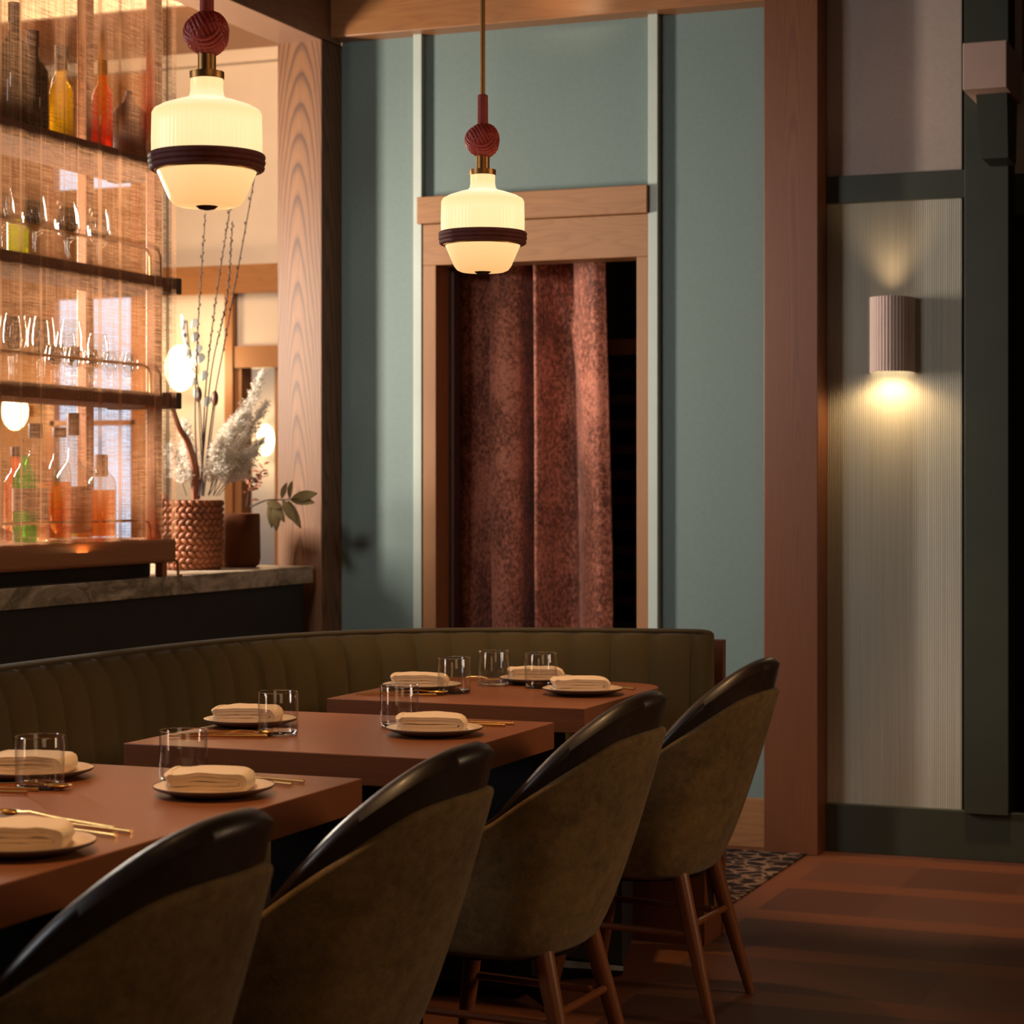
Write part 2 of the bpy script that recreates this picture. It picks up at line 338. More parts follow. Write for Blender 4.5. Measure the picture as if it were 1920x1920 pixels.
def tag(o,label=None,cat=None,group=None,kind=None):
    if label: o['label']=label
    if cat: o['category']=cat
    if group: o['group']=group
    if kind: o['kind']=kind
    return o
def thing(name,loc,label,cat,group=None,rz=0):
    o=bpy.data.objects.new(name,None); o.empty_display_size=.05; COL.objects.link(o); o.location=loc; o.rotation_euler=(0,0,rz)
    return tag(o,label,cat,group)
def st(o,label=None): o['kind']='structure'; 
def struct(name,mb,mat,label,cat='wall',**k):
    o=mb.build(name,mat,**k); return tag(o,label,cat,kind='structure')
def kids(o): return [c for c in bpy.data.objects if c.parent==o]
def dup(o,loc,label,group=None,rz=None):
    r=o.copy(); COL.objects.link(r); r.location=loc; r['label']=label
    if rz is not None: r.rotation_euler=(0,0,rz)
    if group: r['group']=group
    for ch in kids(o):
        c=ch.copy(); COL.objects.link(c); c.parent=r
        for g in kids(ch):
            d=g.copy(); COL.objects.link(d); d.parent=c
    return r
def lerp(a,b,t): return a+(b-a)*t
def interp(x,tab):
    if x<=tab[0][0]: return tab[0][1]
    if x>=tab[-1][0]: return tab[-1][1]
    for i in range(len(tab)-1):
        (a,p),(b,q)=tab[i],tab[i+1]
        if x<=b:
            def sl(j):
                if j<=0: return 0
                if j>=len(tab)-1: return (tab[-1][1]-tab[-2][1])/(tab[-1][0]-tab[-2][0])
                return (tab[j+1][1]-tab[j-1][1])/(tab[j+1][0]-tab[j-1][0])
            h=b-a; t=(x-a)/h; m0=sl(i)*h; m1=sl(i+1)*h
            return (2*t**3-3*t*t+1)*p+(t**3-2*t*t+t)*m0+(-2*t**3+3*t*t)*q+(t**3-t*t)*m1
def catmull(pts,n=8):
    P=[Vector(p) for p in pts]; P=[P[0]*2-P[1]]+P+[P[-1]*2-P[-2]]; out=[]
    for i in range(1,len(P)-2):
        for k in range(n):
            t=k/n; a,b,c,d=P[i-1:i+3]
            out.append(.5*((2*b)+(c-a)*t+(2*a-5*b+4*c-d)*t*t+(3*b-a-3*c+d)*t**3))
    out.append(P[-2]); return out

# ================================================================== THE SETTING
struct('floor',MB().box(-9,3,-1.5,12,-.06,0),M['floor'],'brown parquet floor of dark squares and paler strips','floor')
struct('ceiling',MB().box(-3.57,3,-1.5,7.25,3.12,3.2),M['dark'],'dark dining room ceiling','ceiling')
# teal wall with the doorway opening
W=7.30
b=MB(); b.box(-3.57,-3.20,W,W+.12,0,3.2); b.box(-3.20,-2.36,W,W+.12,2.12,3.2); b.box(-2.36,-1.72,W,W+.12,0,3.2)
struct('wall_back',b,M['teal'],'matte teal painted wall around the curtained doorway','wall')
struct('trim_1',MB().box(-3.258,-3.224,W-.035,W,0,3.0),M['sage'],'pale sage vertical batten left of the curtained doorway','trim',bevel=.002)
struct('trim_2',MB().box(-2.340,-2.304,W-.035,W,0,3.0),M['sage'],'pale sage vertical batten right of the curtained doorway','trim',bevel=.002)
struct('baseboard_back',MB().box(-2.30,-1.90,W-.02,W,0,.172),M['oakx'],'reddish wooden baseboard under the teal wall','baseboard',bevel=.002)
struct('trim_3',MB().box(-3.57,-1.72,W-.10,W+.1,2.952,3.25),M['beamx'],'glossy oak beam across the top of the teal wall','trim',bevel=.004)
# doorway
b=MB(); b.box(-3.222,-3.168,W-.03,W+.10,0,2.09); b.box(-2.384,-2.342,W-.03,W+.10,0,2.09)
d=struct('door_1',b,M['oakz'],'oak framed doorway with a velvet curtain hanging in it','door',bevel=.002)
MB().box(-3.222,-2.342,W-.03,W+.10,2.09,2.242).build('head_board',M['oakx'],d,bevel=.002)
MB().box(-3.235,-2.337,W-.055,W,2.243,2.343).build('lintel',M['oakx'],d,bevel=.003)
MB().box(-3.168,-3.15,W+.10,W+.16,0,2.2).build('reveal',M['reddark'],d)
# closet behind
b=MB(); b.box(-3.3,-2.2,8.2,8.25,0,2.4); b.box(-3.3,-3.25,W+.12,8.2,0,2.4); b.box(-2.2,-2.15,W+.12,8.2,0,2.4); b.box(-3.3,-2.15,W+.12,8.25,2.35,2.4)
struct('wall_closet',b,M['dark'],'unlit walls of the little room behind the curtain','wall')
# right wall
G=7.33
b=MB(); b.box(-1.72,-1.24,G,G+.1,2.34,3.2)
struct('wall_right_upper',b,M['rose'],'plain rose grey plaster panel above the dark green band','wall')
struct('wall_right_lower',MB().box(-1.72,-1.24,G,G+.1,0,2.26),M['ribbed'],'finely ribbed pale grey wall panel behind the lit sconce','wall')
struct('trim_4',MB().box(-1.72,-1.21,G-.02,G,2.25,2.345),M['green'],'dark green horizontal band above the ribbed panel','trim',bevel=.002)
struct('baseboard_right',MB().box(-1.72,.6,G-.03,G,0,.166),M['green'],'tall dark green baseboard of the right wall','baseboard',bevel=.002)
struct('trim_5',MB().box(-1.222,-1.075,G-.05,G+.1,.16,3.2),M['green'],'dark green vertical post at the right edge','trim',bevel=.002)
struct('trim_6',MB().box(-3.755,-3.57,7.13,W+.1,0,2.94),M['oak'],'pale oak post with bold arched grain beside the bar counter','trim',bevel=.003)
struct('trim_7',MB().box(-1.896,-1.705,7.19,W+.1,0,3.0),M['redwood'],'reddish brown timber post between teal and grey walls','trim',bevel=.003)
struct('trim_8',MB().box(-3.755,-3.57,-1.5,7.3,2.93,3.2),M['beamy'],'dark timber beam running over the bar counter','trim',bevel=.003)
b=MB(); b.box(-1.172,-1.032,6.95,G-.05,2.549,2.70)
M['blockrose']=plain('pale_rose_paint',(.72,.50,.42),.6,var=.03)
o=struct('trim_9',b,M['blockrose'],'square pale rose beam end sticking out in front of the green post','trim',bevel=.003)
b=MB(); b.add([(-1.146,7.05,2.549),(-1.046,7.05,2.549),(-1.046,G-.05,2.549),(-1.146,G-.05,2.549),(-1.135,7.10,2.345),(-1.050,7.10,2.345),(-1.050,G-.05,2.345),(-1.135,G-.05,2.345)],[(0,1,2,3),(4,5,6,7),(0,1,5,4),(1,2,6,5),(2,3,7,6),(3,0,4,7)])
struct('trim_10',b,M['green'],'dark green bracket under the pale beam end','trim')
# beyond the green post
Q=8.3
struct('wall_beyond',MB().box(-1.6,1.2,Q,Q+.05,2.46,3.3),M['cream'],'cream wall strip beyond the green post','wall')
struct('trim_11',MB().box(-1.6,1.2,Q-.03,Q+.05,2.30,2.46),M['green'],'green band beyond the green post','trim')
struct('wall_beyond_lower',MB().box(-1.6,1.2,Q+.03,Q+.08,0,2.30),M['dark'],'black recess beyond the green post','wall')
struct('trim_12',MB().box(-1.075,1.0,7.6,7.9,2.72,3.3),M['redwood'],'reddish beam crossing at the top right corner','trim')
# ------------------------------------------------------------------ bar side shell
FY=10.5
b=MB(); b.box(-9,-6.99,FY,FY+.04,0,3.7); b.box(-6.99,-6.42,FY,FY+.04,3.21,3.7); b.box(-6.99,-6.42,FY,FY+.04,2.45,2.98); b.box(-6.99,-6.42,FY,FY+.04,0,.8); b.box(-6.42,-6.27,FY,FY+.04,0,3.7)
struct('wall_bar_panelled',b,M['oakz'],'brown timber lined wall around the daylit window','wall')
b=MB(); b.box(-6.27,-5.50,FY,FY+.1,2.5,3.7); b.box(-6.27,-5.83,FY,FY+.1,0,2.5); b.box(-5.78,-4,FY,FY+.1,2.04,2.5); b.box(-5.44,-4.0,FY,FY+.1,0,3.7)
struct('wall_bar_far',b,M['cream'],'cream far wall of the bar room','wall')
b=MB(); b.box(-9,-4,FY-.06,FY,2.345,2.50)
struct('trim_13',b,M['oakx'],'oak picture rail along the far bar wall','trim')
b=MB(); b.box(-5.835,-5.785,FY-.05,FY+.1,0,2.345)
struct('trim_14',b,M['oakz'],'thin oak post on the far bar wall','trim')
b=MB(); b.box(-5.78,-5.44,FY-.04,FY+.1,1.93,2.05); b.box(-5.785,-5.745,FY-.02,FY+.1,0,1.95); b.box(-5.60,-5.56,FY+.1,FY+.16,0,1.95)
o=struct('door_2',b,M['oakz'],'small oak door frame at the far end of the bar room','door')
struct('wall_bar_annex',MB().box(-8,-4.2,11.9,12,0,3.2),M['cream'],'warm lit wall seen through the far doorway','wall')
struct('ceiling_bar',MB().box(-9,-3.7,9.4,FY+.1,3.69,3.8),M['beamx'],'orange lit timber ceiling at the far end of the bar','ceiling')
b=MB(); b.box(-9,-3.7,3,9.4,4.02,4.1); b.box(-9,-3.7,9.36,9.4,3.69,4.05)
struct('ceiling_bar_cove',b,M['cream'],'bright cove ceiling above the bar','ceiling')
struct('trim_15',MB().box(-9,-4,FY-.07,FY,3.62,3.69),M['cream'],'cream cornice under the bar ceiling','trim')
struct('wall_left',MB().box(-9.1,-9,-1.5,12,0,4),M['cream'],'far left wall of the bar room','wall')
# window
o=struct('window_1',MB().box(-7.25,-6.35,FY+.06,FY+.07,.7,3.3),M['sky'],'daylit narrow window seen through the linen screen','window')
b=MB(); b.box(-7.01,-6.96,FY-.03,FY+.03,.8,3.23); b.box(-6.45,-6.40,FY-.03,FY+.03,.8,3.23); b.box(-6.99,-6.42,FY-.03,FY+.03,1.62,1.65)
b.build('window_frame',M['shelfwood'],o)

# ================================================================== COUNTER
t=thing('bar_counter',(-3.57,5.5,0),'long bar counter with veined marble top and black front','bar counter')
MB().box(-.72,-.02,-3.0,1.60,.91,.973).build('countertop',M['marble'],t,bevel=.003)
MB().box(-.68,-.05,-3.0,1.58,0,.91).build('front_panel',M['panelblack'],t)
# ================================================================== SHELF UNIT
SX=-3.60
t=thing('bar_shelf_unit',(SX,4.9,.973),'tall open bar shelving with wooden shelves behind a linen gauze screen','shelving')
def rel(b,t):
    b.v=[(x-t.location.x,y-t.location.y,z-t.location.z) for x,y,z in b.v]; return b
ys,ye=4.9,6.09
b=MB(); b.box(SX-.36,SX+.012,ys,ye+.02,1.018,1.098); rel(b,t).build('base_board',M['shelfwood'],t,bevel=.012,bseg=3)
for z in (1.527,1.905,2.285):
    b=MB(); b.box(SX-.26,SX-.012,ys,6.115,z,z+.045); s=rel(b,t).build('shelf',M['shelfshade'],t,bevel=.004)
    b=MB(); b.box(SX-.26,SX-.004,6.112,6.17,z-.004,z+.05); rel(b,t).build('end_cap',M['bronze'],s,bevel=.004)
    if z<2.2:
        b=MB(); zz=z+.045
        b.tube([(SX-.02,ys,zz+.085),(SX-.02,5.95,zz+.085),(SX-.02,5.98,zz+.078),(SX-.02,5.995,zz+.06),(SX-.02,5.998,zz)],.005,8)
        rel(b,t).build('gallery_rail',M['brass'],t,smooth=True)
b=MB(); b.tube([(SX-.02,ys,1.158),(SX-.02,5.95,1.158),(SX-.02,5.985,1.15),(SX-.02,5.993,1.13),(SX-.02,5.995,1.098)],.004,8); rel(b,t).build('gallery_rail',M['brass'],t,smooth=True)
b=MB(); b.tube([(SX-.02,6.155,2.335),(SX-.02,6.16,2.40),(SX-.02,6.13,2.425),(SX-.02,6.06,2.43)],.005,8); rel(b,t).build('hook',M['bronze'],t,smooth=True)
for y in (4.95,6.03):
    b=MB(); b.box(SX-.045,SX-.008,y-.022,y+.022,1.098,2.93); rel(b,t).build('upright',M['shelfwood'],t,bevel=.004)
b=MB(); b.box(SX-.36,SX-.32,6.09,6.135,1.098,2.93); rel(b,t).build('upright',M['shelfwood'],t,bevel=.004)
for y in (5.0,6.07):
    b=MB(); b.box(SX-.03,SX+.0,y-.03,y,.973,1.02); rel(b,t).build('foot',M['shelfwood'],t,bevel=.004)
b=MB(); b.box(SX-.30,SX-.05,ys,6.045,.9735,1.02); rel(b,t).build('plinth',M['black'],t)  # black block added as the shade in the gap under the base board
b=MB(); b.tube([(SX+.005,6.09,1.03),(SX+.01,6.115,1.02),(SX+.01,6.12,.99),(SX+.01,6.12,.974),(SX+.01,6.14,.974)],.005,8); rel(b,t).build('bracket',M['brass'],t,smooth=True)
b=MB(); n=60
b.grid([[(SX+.016+.002*sin(i*.9),ys+(6.088-ys+.012)*i/n,z) for z in (1.095,1.6,2.1,2.93)] for i in range(n+1)])
rel(b,t).build('gauze_screen',M['gauze'],t,smooth=True)
# pendants of upright in bar: back bar post seen between
# ------------------------------------------------------------------ bottles
def bottle(name,x,y,z,H,r,neck,glass,cap,label,cat='bottle',lab=None,fill=None,cork=.03,shoulder=.62,group='bottles on the bar shelving'):
    t=thing(name,(x,y,z+.001),label,cat,group)
    prof=[(r*.9,0),(r,.006),(r,H*shoulder*.9),(r*.97,H*shoulder),(lerp(r,neck,.35),H*(shoulder+.06)),(lerp(r,neck,.8),H*(shoulder+.11)),(neck,H*(shoulder+.16)),(neck,H-cork)]
    MB().lathe(prof,24).build('glass_body',glass,t,smooth=True,ang=60)
    MB().lathe([(neck*1.15,H-cork*1.0),(neck*1.2,H-cork*.9),(neck*1.2,H),(neck*.9,H+.001)],20).build('cap',cap,t,smooth=True)
    if lab: MB().lathe([(r+.001,H*lab[0]),(r+.0012,H*lab[1])],24,cap=False).build('paper_label',lab[2],t,smooth=True)
    if fill: MB().lathe([(r*.86,.008),(r*.93,.012),(r*.93,H*fill[0])],24).build('liquor',fill[1],t,smooth=True)
    return t
X=-3.78
zb=1.098
bottle('green_liquor_bottle',-3.72,5.44,zb,.31,.037,.013,M['grn'],M['clr'],'bright green glass bottle with tan label on the lowest shelf',lab=(.30,.52,M['label_tan']),cork=.05)
bottle('whisky_bottle',-3.76,5.555,zb,.36,.038,.018,M['clr'],M['cap_black'],'clear bottle with tall black cap beside the green bottle',fill=(.5,M['hon']),lab=(.18,.45,M['label_tan']),cork=.045)
bottle('rum_bottle',-3.74,5.655,zb,.35,.037,.018,M['clr'],M['cap_brown'],'clear tapered bottle with brown cap and orange liquor',fill=(.52,M['amb']),cork=.03)
bottle('glass_decanter',-3.785,5.80,zb,.40,.058,.017,M['clr'],M['cap_brown'],'round shouldered decanter with long neck and brown stopper',shoulder=.5,cork=.07,fill=(.3,M['hon']),lab=(.05,.42,M['label_tan']))
bottle('amber_whisky_bottle',-3.76,5.925,zb,.27,.048,.018,M['clr'],M['cap_brown'],'squat amber whisky bottle with fat brown cork, rightmost on the lowest shelf',fill=(.58,M['amb']),cork=.07,shoulder=.68)
bottle('soda_bottle',-3.72,5.32,zb,.25,.024,.012,M['clr'],M['clr'],'slim clear bottle at the left edge of the lowest shelf')
bottle('brandy_bottle',-3.86,5.60,zb,.29,.042,.015,M['amb'],M['cap_brown'],'amber bottle half hidden behind the two clear tapered bottles')
zt=2.33
bottle('wine_bottle',-3.72,5.385,zt,.38,.046,.015,M['dkb'],M['cap_black'],'tallest dark wine bottle at the left of the top shelf',cork=.06,group='bottles on the top shelf')
bottle('port_bottle',-3.76,5.54,zt,.33,.048,.017,M['dkb'],M['cap_brown'],'dark brown bottle second on the top shelf',cork=.05,group='bottles on the top shelf')
bottle('yellow_liqueur_bottle',-3.74,5.665,zt,.27,.037,.016,M['yel'],M['cap_brown'],'glowing yellow liqueur bottle on the top shelf',cork=.04,group='bottles on the top shelf')
bottle('clear_spirit_bottle',-3.80,5.76,zt,.33,.036,.018,M['clr'],M['cap_black'],'clear bottle with black cap behind the yellow one',cork=.045,lab=(.1,.4,M['label_tan']),group='bottles on the top shelf')
bottle('red_aperitif_bottle',-3.74,5.90,zt,.305,.034,.014,M['red'],M['cap_black'],'slim red bottle with black cap on the top shelf',cork=.045,group='bottles on the top shelf')
t=thing('ceramic_jug',(-3.74,6.06,zt+.001),'round brown flask with tiny neck at the end of the top shelf','jug')
MB().lathe([(.045,0),(.068,.02),(.088,.07),(.085,.12),(.062,.16),(.03,.19),(.018,.20),(.018,.215)],28).build('body',M['clay'],t,smooth=True,ang=60)
MB().lathe([(.012,.213),(.012,.235)],12).build('stopper',M['cap_brown'],t)
for i,(y,h) in enumerate(((5.36,.14),(5.52,.13))):
    t=thing('olive_tumbler',(-3.80,y,1.951),['olive green tumbler at the left edge of the middle shelf','olive green tumbler behind the wine glasses on the middle shelf'][i],'glass','olive tumblers')
    MB().lathe([(.030,0),(.033,.005),(.034,h),(.031,h),(.030,.008)],20).build('cup',M['ygr'],t,smooth=True)
# ------------------------------------------------------------------ stem glasses
def stemglass(name,x,y,z,H,r,label,group,cat='wine glass'):
    t=thing(name,(x,y,z),label,cat,group); hs=H*.42
    MB().lathe([(.006,hs-.004),(r*.55,hs+.008),(r*.92,hs+H*.13),(r,hs+H*.24),(r*.93,hs+H*.4),(r*.76,H),(r*.74,H),(r*.91,hs+H*.4),(r*.97,hs+H*.24),(r*.9,hs+H*.135),(r*.5,hs+.012)],20).build('bowl',M['stemglass'],t,smooth=True,ang=80)
    MB().lathe([(r*.85,0),(r*.86,.002),(.010,.006),(.0045,.016),(.004,hs*.6),(.0055,hs)],16).build('stem',M['stemglass'],t,smooth=True,ang=70)
    return t
ordn=['leftmost','second','third','fourth','fifth','sixth','seventh','eighth','ninth','tenth','eleventh','twelfth']
proto=None
ycs=[5.26,5.34,5.43,5.51,5.60,5.69,5.78,5.87]
for i,y in enumerate(ycs):
    lb=f'stemmed wine glass on the middle shelf, {ordn[i]} from the left' if i else 'stemmed wine glass on the middle shelf, leftmost of them'
    if proto is None: proto=stemglass('wine_glass',-3.68,y,1.951,.19,.037,lb,'wine glasses on the middle shelf')
    else: dup(proto,(-3.68-.05*(i%2),y,1.951),lb)
for i in range(9):
    y=5.24+.075*i
    lb=f'large stemmed glass at the left of the lower glass shelf, {ordn[i]} along' if i else 'large stemmed glass at the far left end of the lower glass shelf'
    o=dup(proto,(-3.72-.07*(i%2),y,1.573),lb,'large glasses on the lower glass shelf')
    o.scale=(1,1,1.12 if i<7 else .95)
cp=None
for i in range(10):
    y=5.52+.053*i
    lb=f'small coupe glass on the lower glass shelf, {ordn[i]} from the left' if i else 'small coupe glass on the lower glass shelf, leftmost of the coupes'
    if cp is None: cp=stemglass('coupe_glass',-3.66,y,1.573,.125,.026,lb,'small glasses on the lower glass shelf')
    else: dup(cp,(-3.66-.05*(i%2),y,1.573),lb)
# ------------------------------------------------------------------ basket and plants
CT=.973
BX,BY=-3.84,6.63
t=thing('woven_basket',(BX,BY,CT+.001),'chunky plaited wicker basket holding the dried arrangement on the marble counter','basket')
b=MB(); nb=11; rows=[]
RB=.116; HB=.245; nk=330; nz=130; ncol=29
def plait(u,v):      # u in columns, v in rows -> strand height
    best=0; r0=math.floor(v)
    for ri in (r0-1,r0,r0+1):
        sg=1 if ri%2 else -1
        for cj in range(math.floor(u)-2,math.floor(u)+3):
            du=u-(cj+.5+(.5 if ri%2 else 0)); dv=v-(ri+.5)
            a=.62*sg; p=du*cos(a)+dv*sin(a)*.9; q=-du*sin(a)+dv*cos(a)*.9
            e=1-(p/.78)**2-(q/.44)**2
            if e>best: best=e
    return math.sqrt(best)
for i in range(nz+1):
    z=HB*i/nz; row=[]
    for k in range(nk):
        a=2*PI*k/nk; bump=plait(k/nk*ncol,i/nz*nb)
        r=(RB-.012)*(.93+.07*min(1,z/.05))+.016*bump
        row.append((r*cos(a),r*sin(a),z))
    rows.append(row)
for rr in (RB-.02,RB-.022): rows.append([(rr*cos(2*PI*k/nk),rr*sin(2*PI*k/nk),HB if rr==RB-.02 else HB-.06) for k in range(nk)])
b.grid(rows,closev=True,cap=True); b.build('basket_body',M['wicker'],t,smooth=True,ang=80)
# handle strap hanging on the camera-left side
ha=-1.95
def hp(z,off,wd=0): 
    a=ha+wd; r=RB+off; return (r*cos(a),r*sin(a),z)
b=MB(); pts=catmull([hp(.02,.005,-.25),hp(.10,.014,-.24),hp(.19,.016,-.22),hp(.245,.006,-.15),hp(.25,-.012,.0)],10)
b.tube(pts,[.013+.004*abs(sin(i*.9)) for i in range(len(pts))],10); b.build('handle',M['wicker'],t,smooth=True,ang=80)
MB().lathe([(.085,.18),(.088,.2)],24).build('moss_fill',M['dryleaf'],t)
PX,PY=-3.80,6.90
t=thing('leather_pot',(PX,PY,CT+.001),'smaller smooth brown pot standing right of the woven basket','pot')
MB().lathe([(.070,0),(.080,.006),(.086,.03),(.084,.19),(.080,.195),(.077,.19),(.077,.14)],32).build('pot_body',M['pot'],t,smooth=True,ang=60)
# plants: budded twigs
def twig(name,pts,r,label,group=None,buds=0,mat=None,bm=None):
    t=thing(name,pts[0],label,'dried stem',group); P=[Vector(p)-Vector(pts[0]) for p in pts]; C=catmull(P,8)
    b=MB().tube(C,[lerp(r,r*.5,i/len(C)) for i in range(len(C))],6)
    for k in range(buds):
        u=.45+.55*k/buds; q_=u*(len(C)-1); i_=min(len(C)-2,int(q_)); p=C[i_].lerp(C[i_+1],q_-i_); a=k*2.4; d=Vector((cos(a),sin(a),.8))
        b.ball(p+d*R.uniform(.002,.006),R.uniform(.0028,.0046),6,4,(.7,.7,1.6))
    b.build('stem',mat or M['stem'],t,smooth=True)
    return t
B0=(BX,BY,CT+.2)
def pt(px,py,y):   # a real place on the vertical plane y=const behind the counter
    s_,c_=sin(rad(21.5)),cos(rad(21.5)); a=(px-960)/4000; bb=-(py-916)/4000
    dx,dy,dz=-s_+a*c_,c_+a*s_,bb; k=y/dy; return (dx*k,y,1.26+dz*k)
tw=[([(372,930),(366,780),(372,600),(385,400)],6.62,'budded twig with its tip just left of the big pendant base'),
    ([(378,930),(385,740),(405,560),(433,380)],6.68,'budded twig leaning right below the big pendant'),
    ([(374,930),(396,700),(425,560),(436,415)],6.58,'thin budded twig between two longer twigs'),
    ([(380,930),(400,760),(425,620),(478,325),(486,230)],6.70,'longest budded twig rising past the right side of the big pendant')]
for pp,y,lb in tw:
    twig('budded_twig',[pt(x_,y_,y) for x_,y_ in pp],.0030,lb,'budded twigs in the woven basket',buds=44)
twig('driftwood_branch',[pt(367,935,6.6),pt(366,880,6.58),pt(352,830,6.55),pt(335,800,6.52),pt(322,760,6.50)],.016,'thick twisted brown driftwood branch curving out of the basket',mat=M['drift'])
# eucalyptus
P=[pt(x_,y_,6.64) for x_,y_ in [(380,930),(378,800),(368,700),(355,650),(350,600)]]
t=thing('silver_dollar_stem',P[0],'stem with round silvery leaves left of the twigs','dried stem'); o0=Vector(P[0]); C=catmull([Vector(p)-o0 for p in P],8)
MB().tube(C,.0022,6).build('stem',M['stem'],t)
b=MB()
for k in range(17):
    p=C[min(len(C)-1,int((.35+.65*k/17)*len(C)))]; a=k*2.1; d=Vector((cos(a)*.9,sin(a)*.3,.35)).normalized()
    q=p+d*.012; n=10; sd=Vector((d.x,.25,d.z)).normalized(); up=Vector((0,-.3,1)).cross(sd).cross(sd).normalized()
    ax=sd; ay=Vector((0,.35*sin(k),1)).normalized()
    c=q+ax*.016
    b.add([c+ax*.017*cos(2*PI*j/n)+ay*.019*sin(2*PI*j/n)+Vector((0,.003*cos(4*PI*j/n),0)) for j in range(n)],[tuple(range(n))])
b.build('leaves',M['silver'],t,solid=.0008)
# teasels
for i,(x_,y_) in enumerate(((372,735),(403,742))):
    P=[pt(382,930,6.66),pt(lerp(382,x_,.6),830,6.66),pt(x_,y_+18,6.66)]
    t=thing('teasel_stem',P[0],['dark oval seed head on the left, among the twigs','dark oval seed head on the right, among the twigs'][i],'dried stem','seed heads in the woven basket')
    C=catmull([Vector(p)-Vector(P[0]) for p in P],6); MB().tube(C,.002,6).build('stem',M['stem'],t)
    MB().ball(C[-1]+Vector((0,0,.025)),.014,12,10,(.9,.9,2.0)).build('seed_head',M['clay'],t,smooth=True)
# feathery pale plumes: each plume one thing
def plume(base,tip,wd,n,label,mat,grp):
    t=thing('dried_plume',base,label,'dried grass',grp); d=Vector(tip)-Vector(base); ln=d.length; dn=d.normalized(); b=MB()
    s=MB().tube([d*k/6 for k in range(7)],.0018,5); s.build('stem',M['stem'],t)
    for k in range(n*2):
        u=R.uniform(.25,1.0); ang=R.uniform(0,2*PI); w_=wd*1.45*(1.2-u*.9)*R.uniform(.25,1)
        side=Vector((cos(ang),sin(ang)*.7,0)); p=d*u; q=p+side*w_+dn*R.uniform(.01,.04)
        dr=(q-p).normalized()
        b.tube([p,p.lerp(q,.5)+Vector((0,0,.004)),q],[.0007,.0006,.0004],3)
        for m_ in range(5):
            c=p.lerp(q,R.uniform(.4,1))+Vector((R.uniform(-1,1),R.uniform(-1,1),R.uniform(-1,1)))*.006
            b.leaf(c,(R.uniform(-1,1),R.uniform(-1,1),R.uniform(-.2,1)),(R.uniform(-1,1),R.uniform(-1,1),1),R.uniform(.006,.012),R.uniform(.0035,.0065),.2,2)
    b.build('feathery_head',mat,t); return t
pl=[((395,925),(490,705),6.72,.05,'tallest silvery plume leaning right over the basket'),((400,930),(495,760),6.76,.05,'silvery plume reaching towards the oak post below the tallest one'),
    ((390,928),(450,780),6.70,.07,'wide cream plume in the middle of the basket'),((400,930),(430,800),6.66,.07,'dense cream plume low over the basket rim'),
    ((410,930),(487,830),6.78,.06,'low cream plume hanging over the brown pot'),((350,930),(322,845),6.56,.05,'small pale plume left of the driftwood'),
    ((360,930),(348,800),6.64,.04,'narrow pale plume behind the driftwood'),((405,930),(465,850),6.72,.07,'short full plume in front of the brown pot'),((392,930),(412,830),6.62,.06,'pale plume right behind the twigs')]
for a_,b_,y,wd,lb in pl: plume(pt(*a_,y),pt(*b_,y),wd,170,lb,M['pampas'],'pale plumes in the woven basket')
# leafy branch from the pot
P=[pt(470,950,6.9),pt(500,938,6.86),pt(530,937,6.82),pt(558,935,6.8)]
t=thing('leafy_branch',P[0],'branch of broad olive leaves reaching right from the brown pot','leafy branch'); o0=Vector(P[0])
C=catmull([Vector(p)-o0 for p in P],6); MB().tube(C,[lerp(.004,.0015,i/len(C)) for i in range(len(C))],6).build('stem',M['stem'],t,smooth=True)
b=MB()
for (x0,y0,x1,y1,w_) in [(545,937,587,925,.030),(545,937,583,940,.026),(543,935,545,905,.022),(530,938,552,975,.028),(540,938,560,985,.024),(520,940,516,990,.028),(515,940,530,975,.022),(500,942,525,950,.024),(528,935,535,908,.018),(505,940,508,985,.018)]:
    p0=Vector(pt(x0,y0,6.82))-o0; p1=Vector(pt(x1,y1,6.80))-o0
    b.leaf(p0,p1-p0,(R.uniform(-.3,.3),-1,R.uniform(.2,.8)),(p1-p0).length*1.08,w_*1.35,.12)
b.build('leaves',M['olive'],t,solid=.0008,smooth=True)
P=[pt(462,950,6.92),pt(468,915,6.92),pt(480,895,6.9),pt(495,880,6.9)]
t=thing('dry_sprig',P[0],'sprig of curled red brown leaves above the brown pot','dried stem'); o0=Vector(P[0])
C=catmull([Vector(p)-o0 for p in P],6); MB().tube(C,.002,6).build('stem',M['stem'],t)
b=MB()
for k in range(26):
    p=C[R.randrange(4,len(C))]+Vector((R.uniform(-.03,.03),R.uniform(-.02,.02),R.uniform(-.03,.02)))
    b.leaf(p,(R.uniform(-1,1),R.uniform(-.5,.5),R.uniform(-.4,1)),(R.uniform(-1,1),-1,.3),R.uniform(.02,.034),R.uniform(.009,.014),.5)
b.build('leaves',M['dryleaf'],t,solid=.0008)
# ------------------------------------------------------------------ lamps in the bar room
def globe(px,py,y,r,label,pw):
    p=pt(px,py,y); t=thing('bar_wall_lamp',p,label,'wall lamp','glowing lamps in the bar room')
    MB().ball((0,0,0),r,24,16,(1,1,1.5)).build('lamp_shade',M['globe'],t,smooth=True)
    MB().box(-.03,.03,r*.8,10.5-y,-.03,.03).build('wall_bracket',M['brass'],t)
    point('bar_lamp_light',(p[0],p[1]-r-.12,p[2]),pw,(1,.66,.34),.08)
globe(338,690,10.36,.085,'glowing wall lamp behind the silvery leaves',16)
globe(28,770,10.36,.075,'glowing wall lamp at the far left behind the gauze',9)
p=pt(498,825,11.8); t=thing('bar_wall_lamp',p,'small glowing lamp seen through the far doorway','wall lamp','glowing lamps in the bar room')
MB().ball((0,0,0),.055,20,14,(1,1,1.8)).build('lamp_shade',M['globe'],t,smooth=True)
MB().box(-.02,.02,.04,.1,-.02,.02).build('wall_bracket',M['brass'],t)
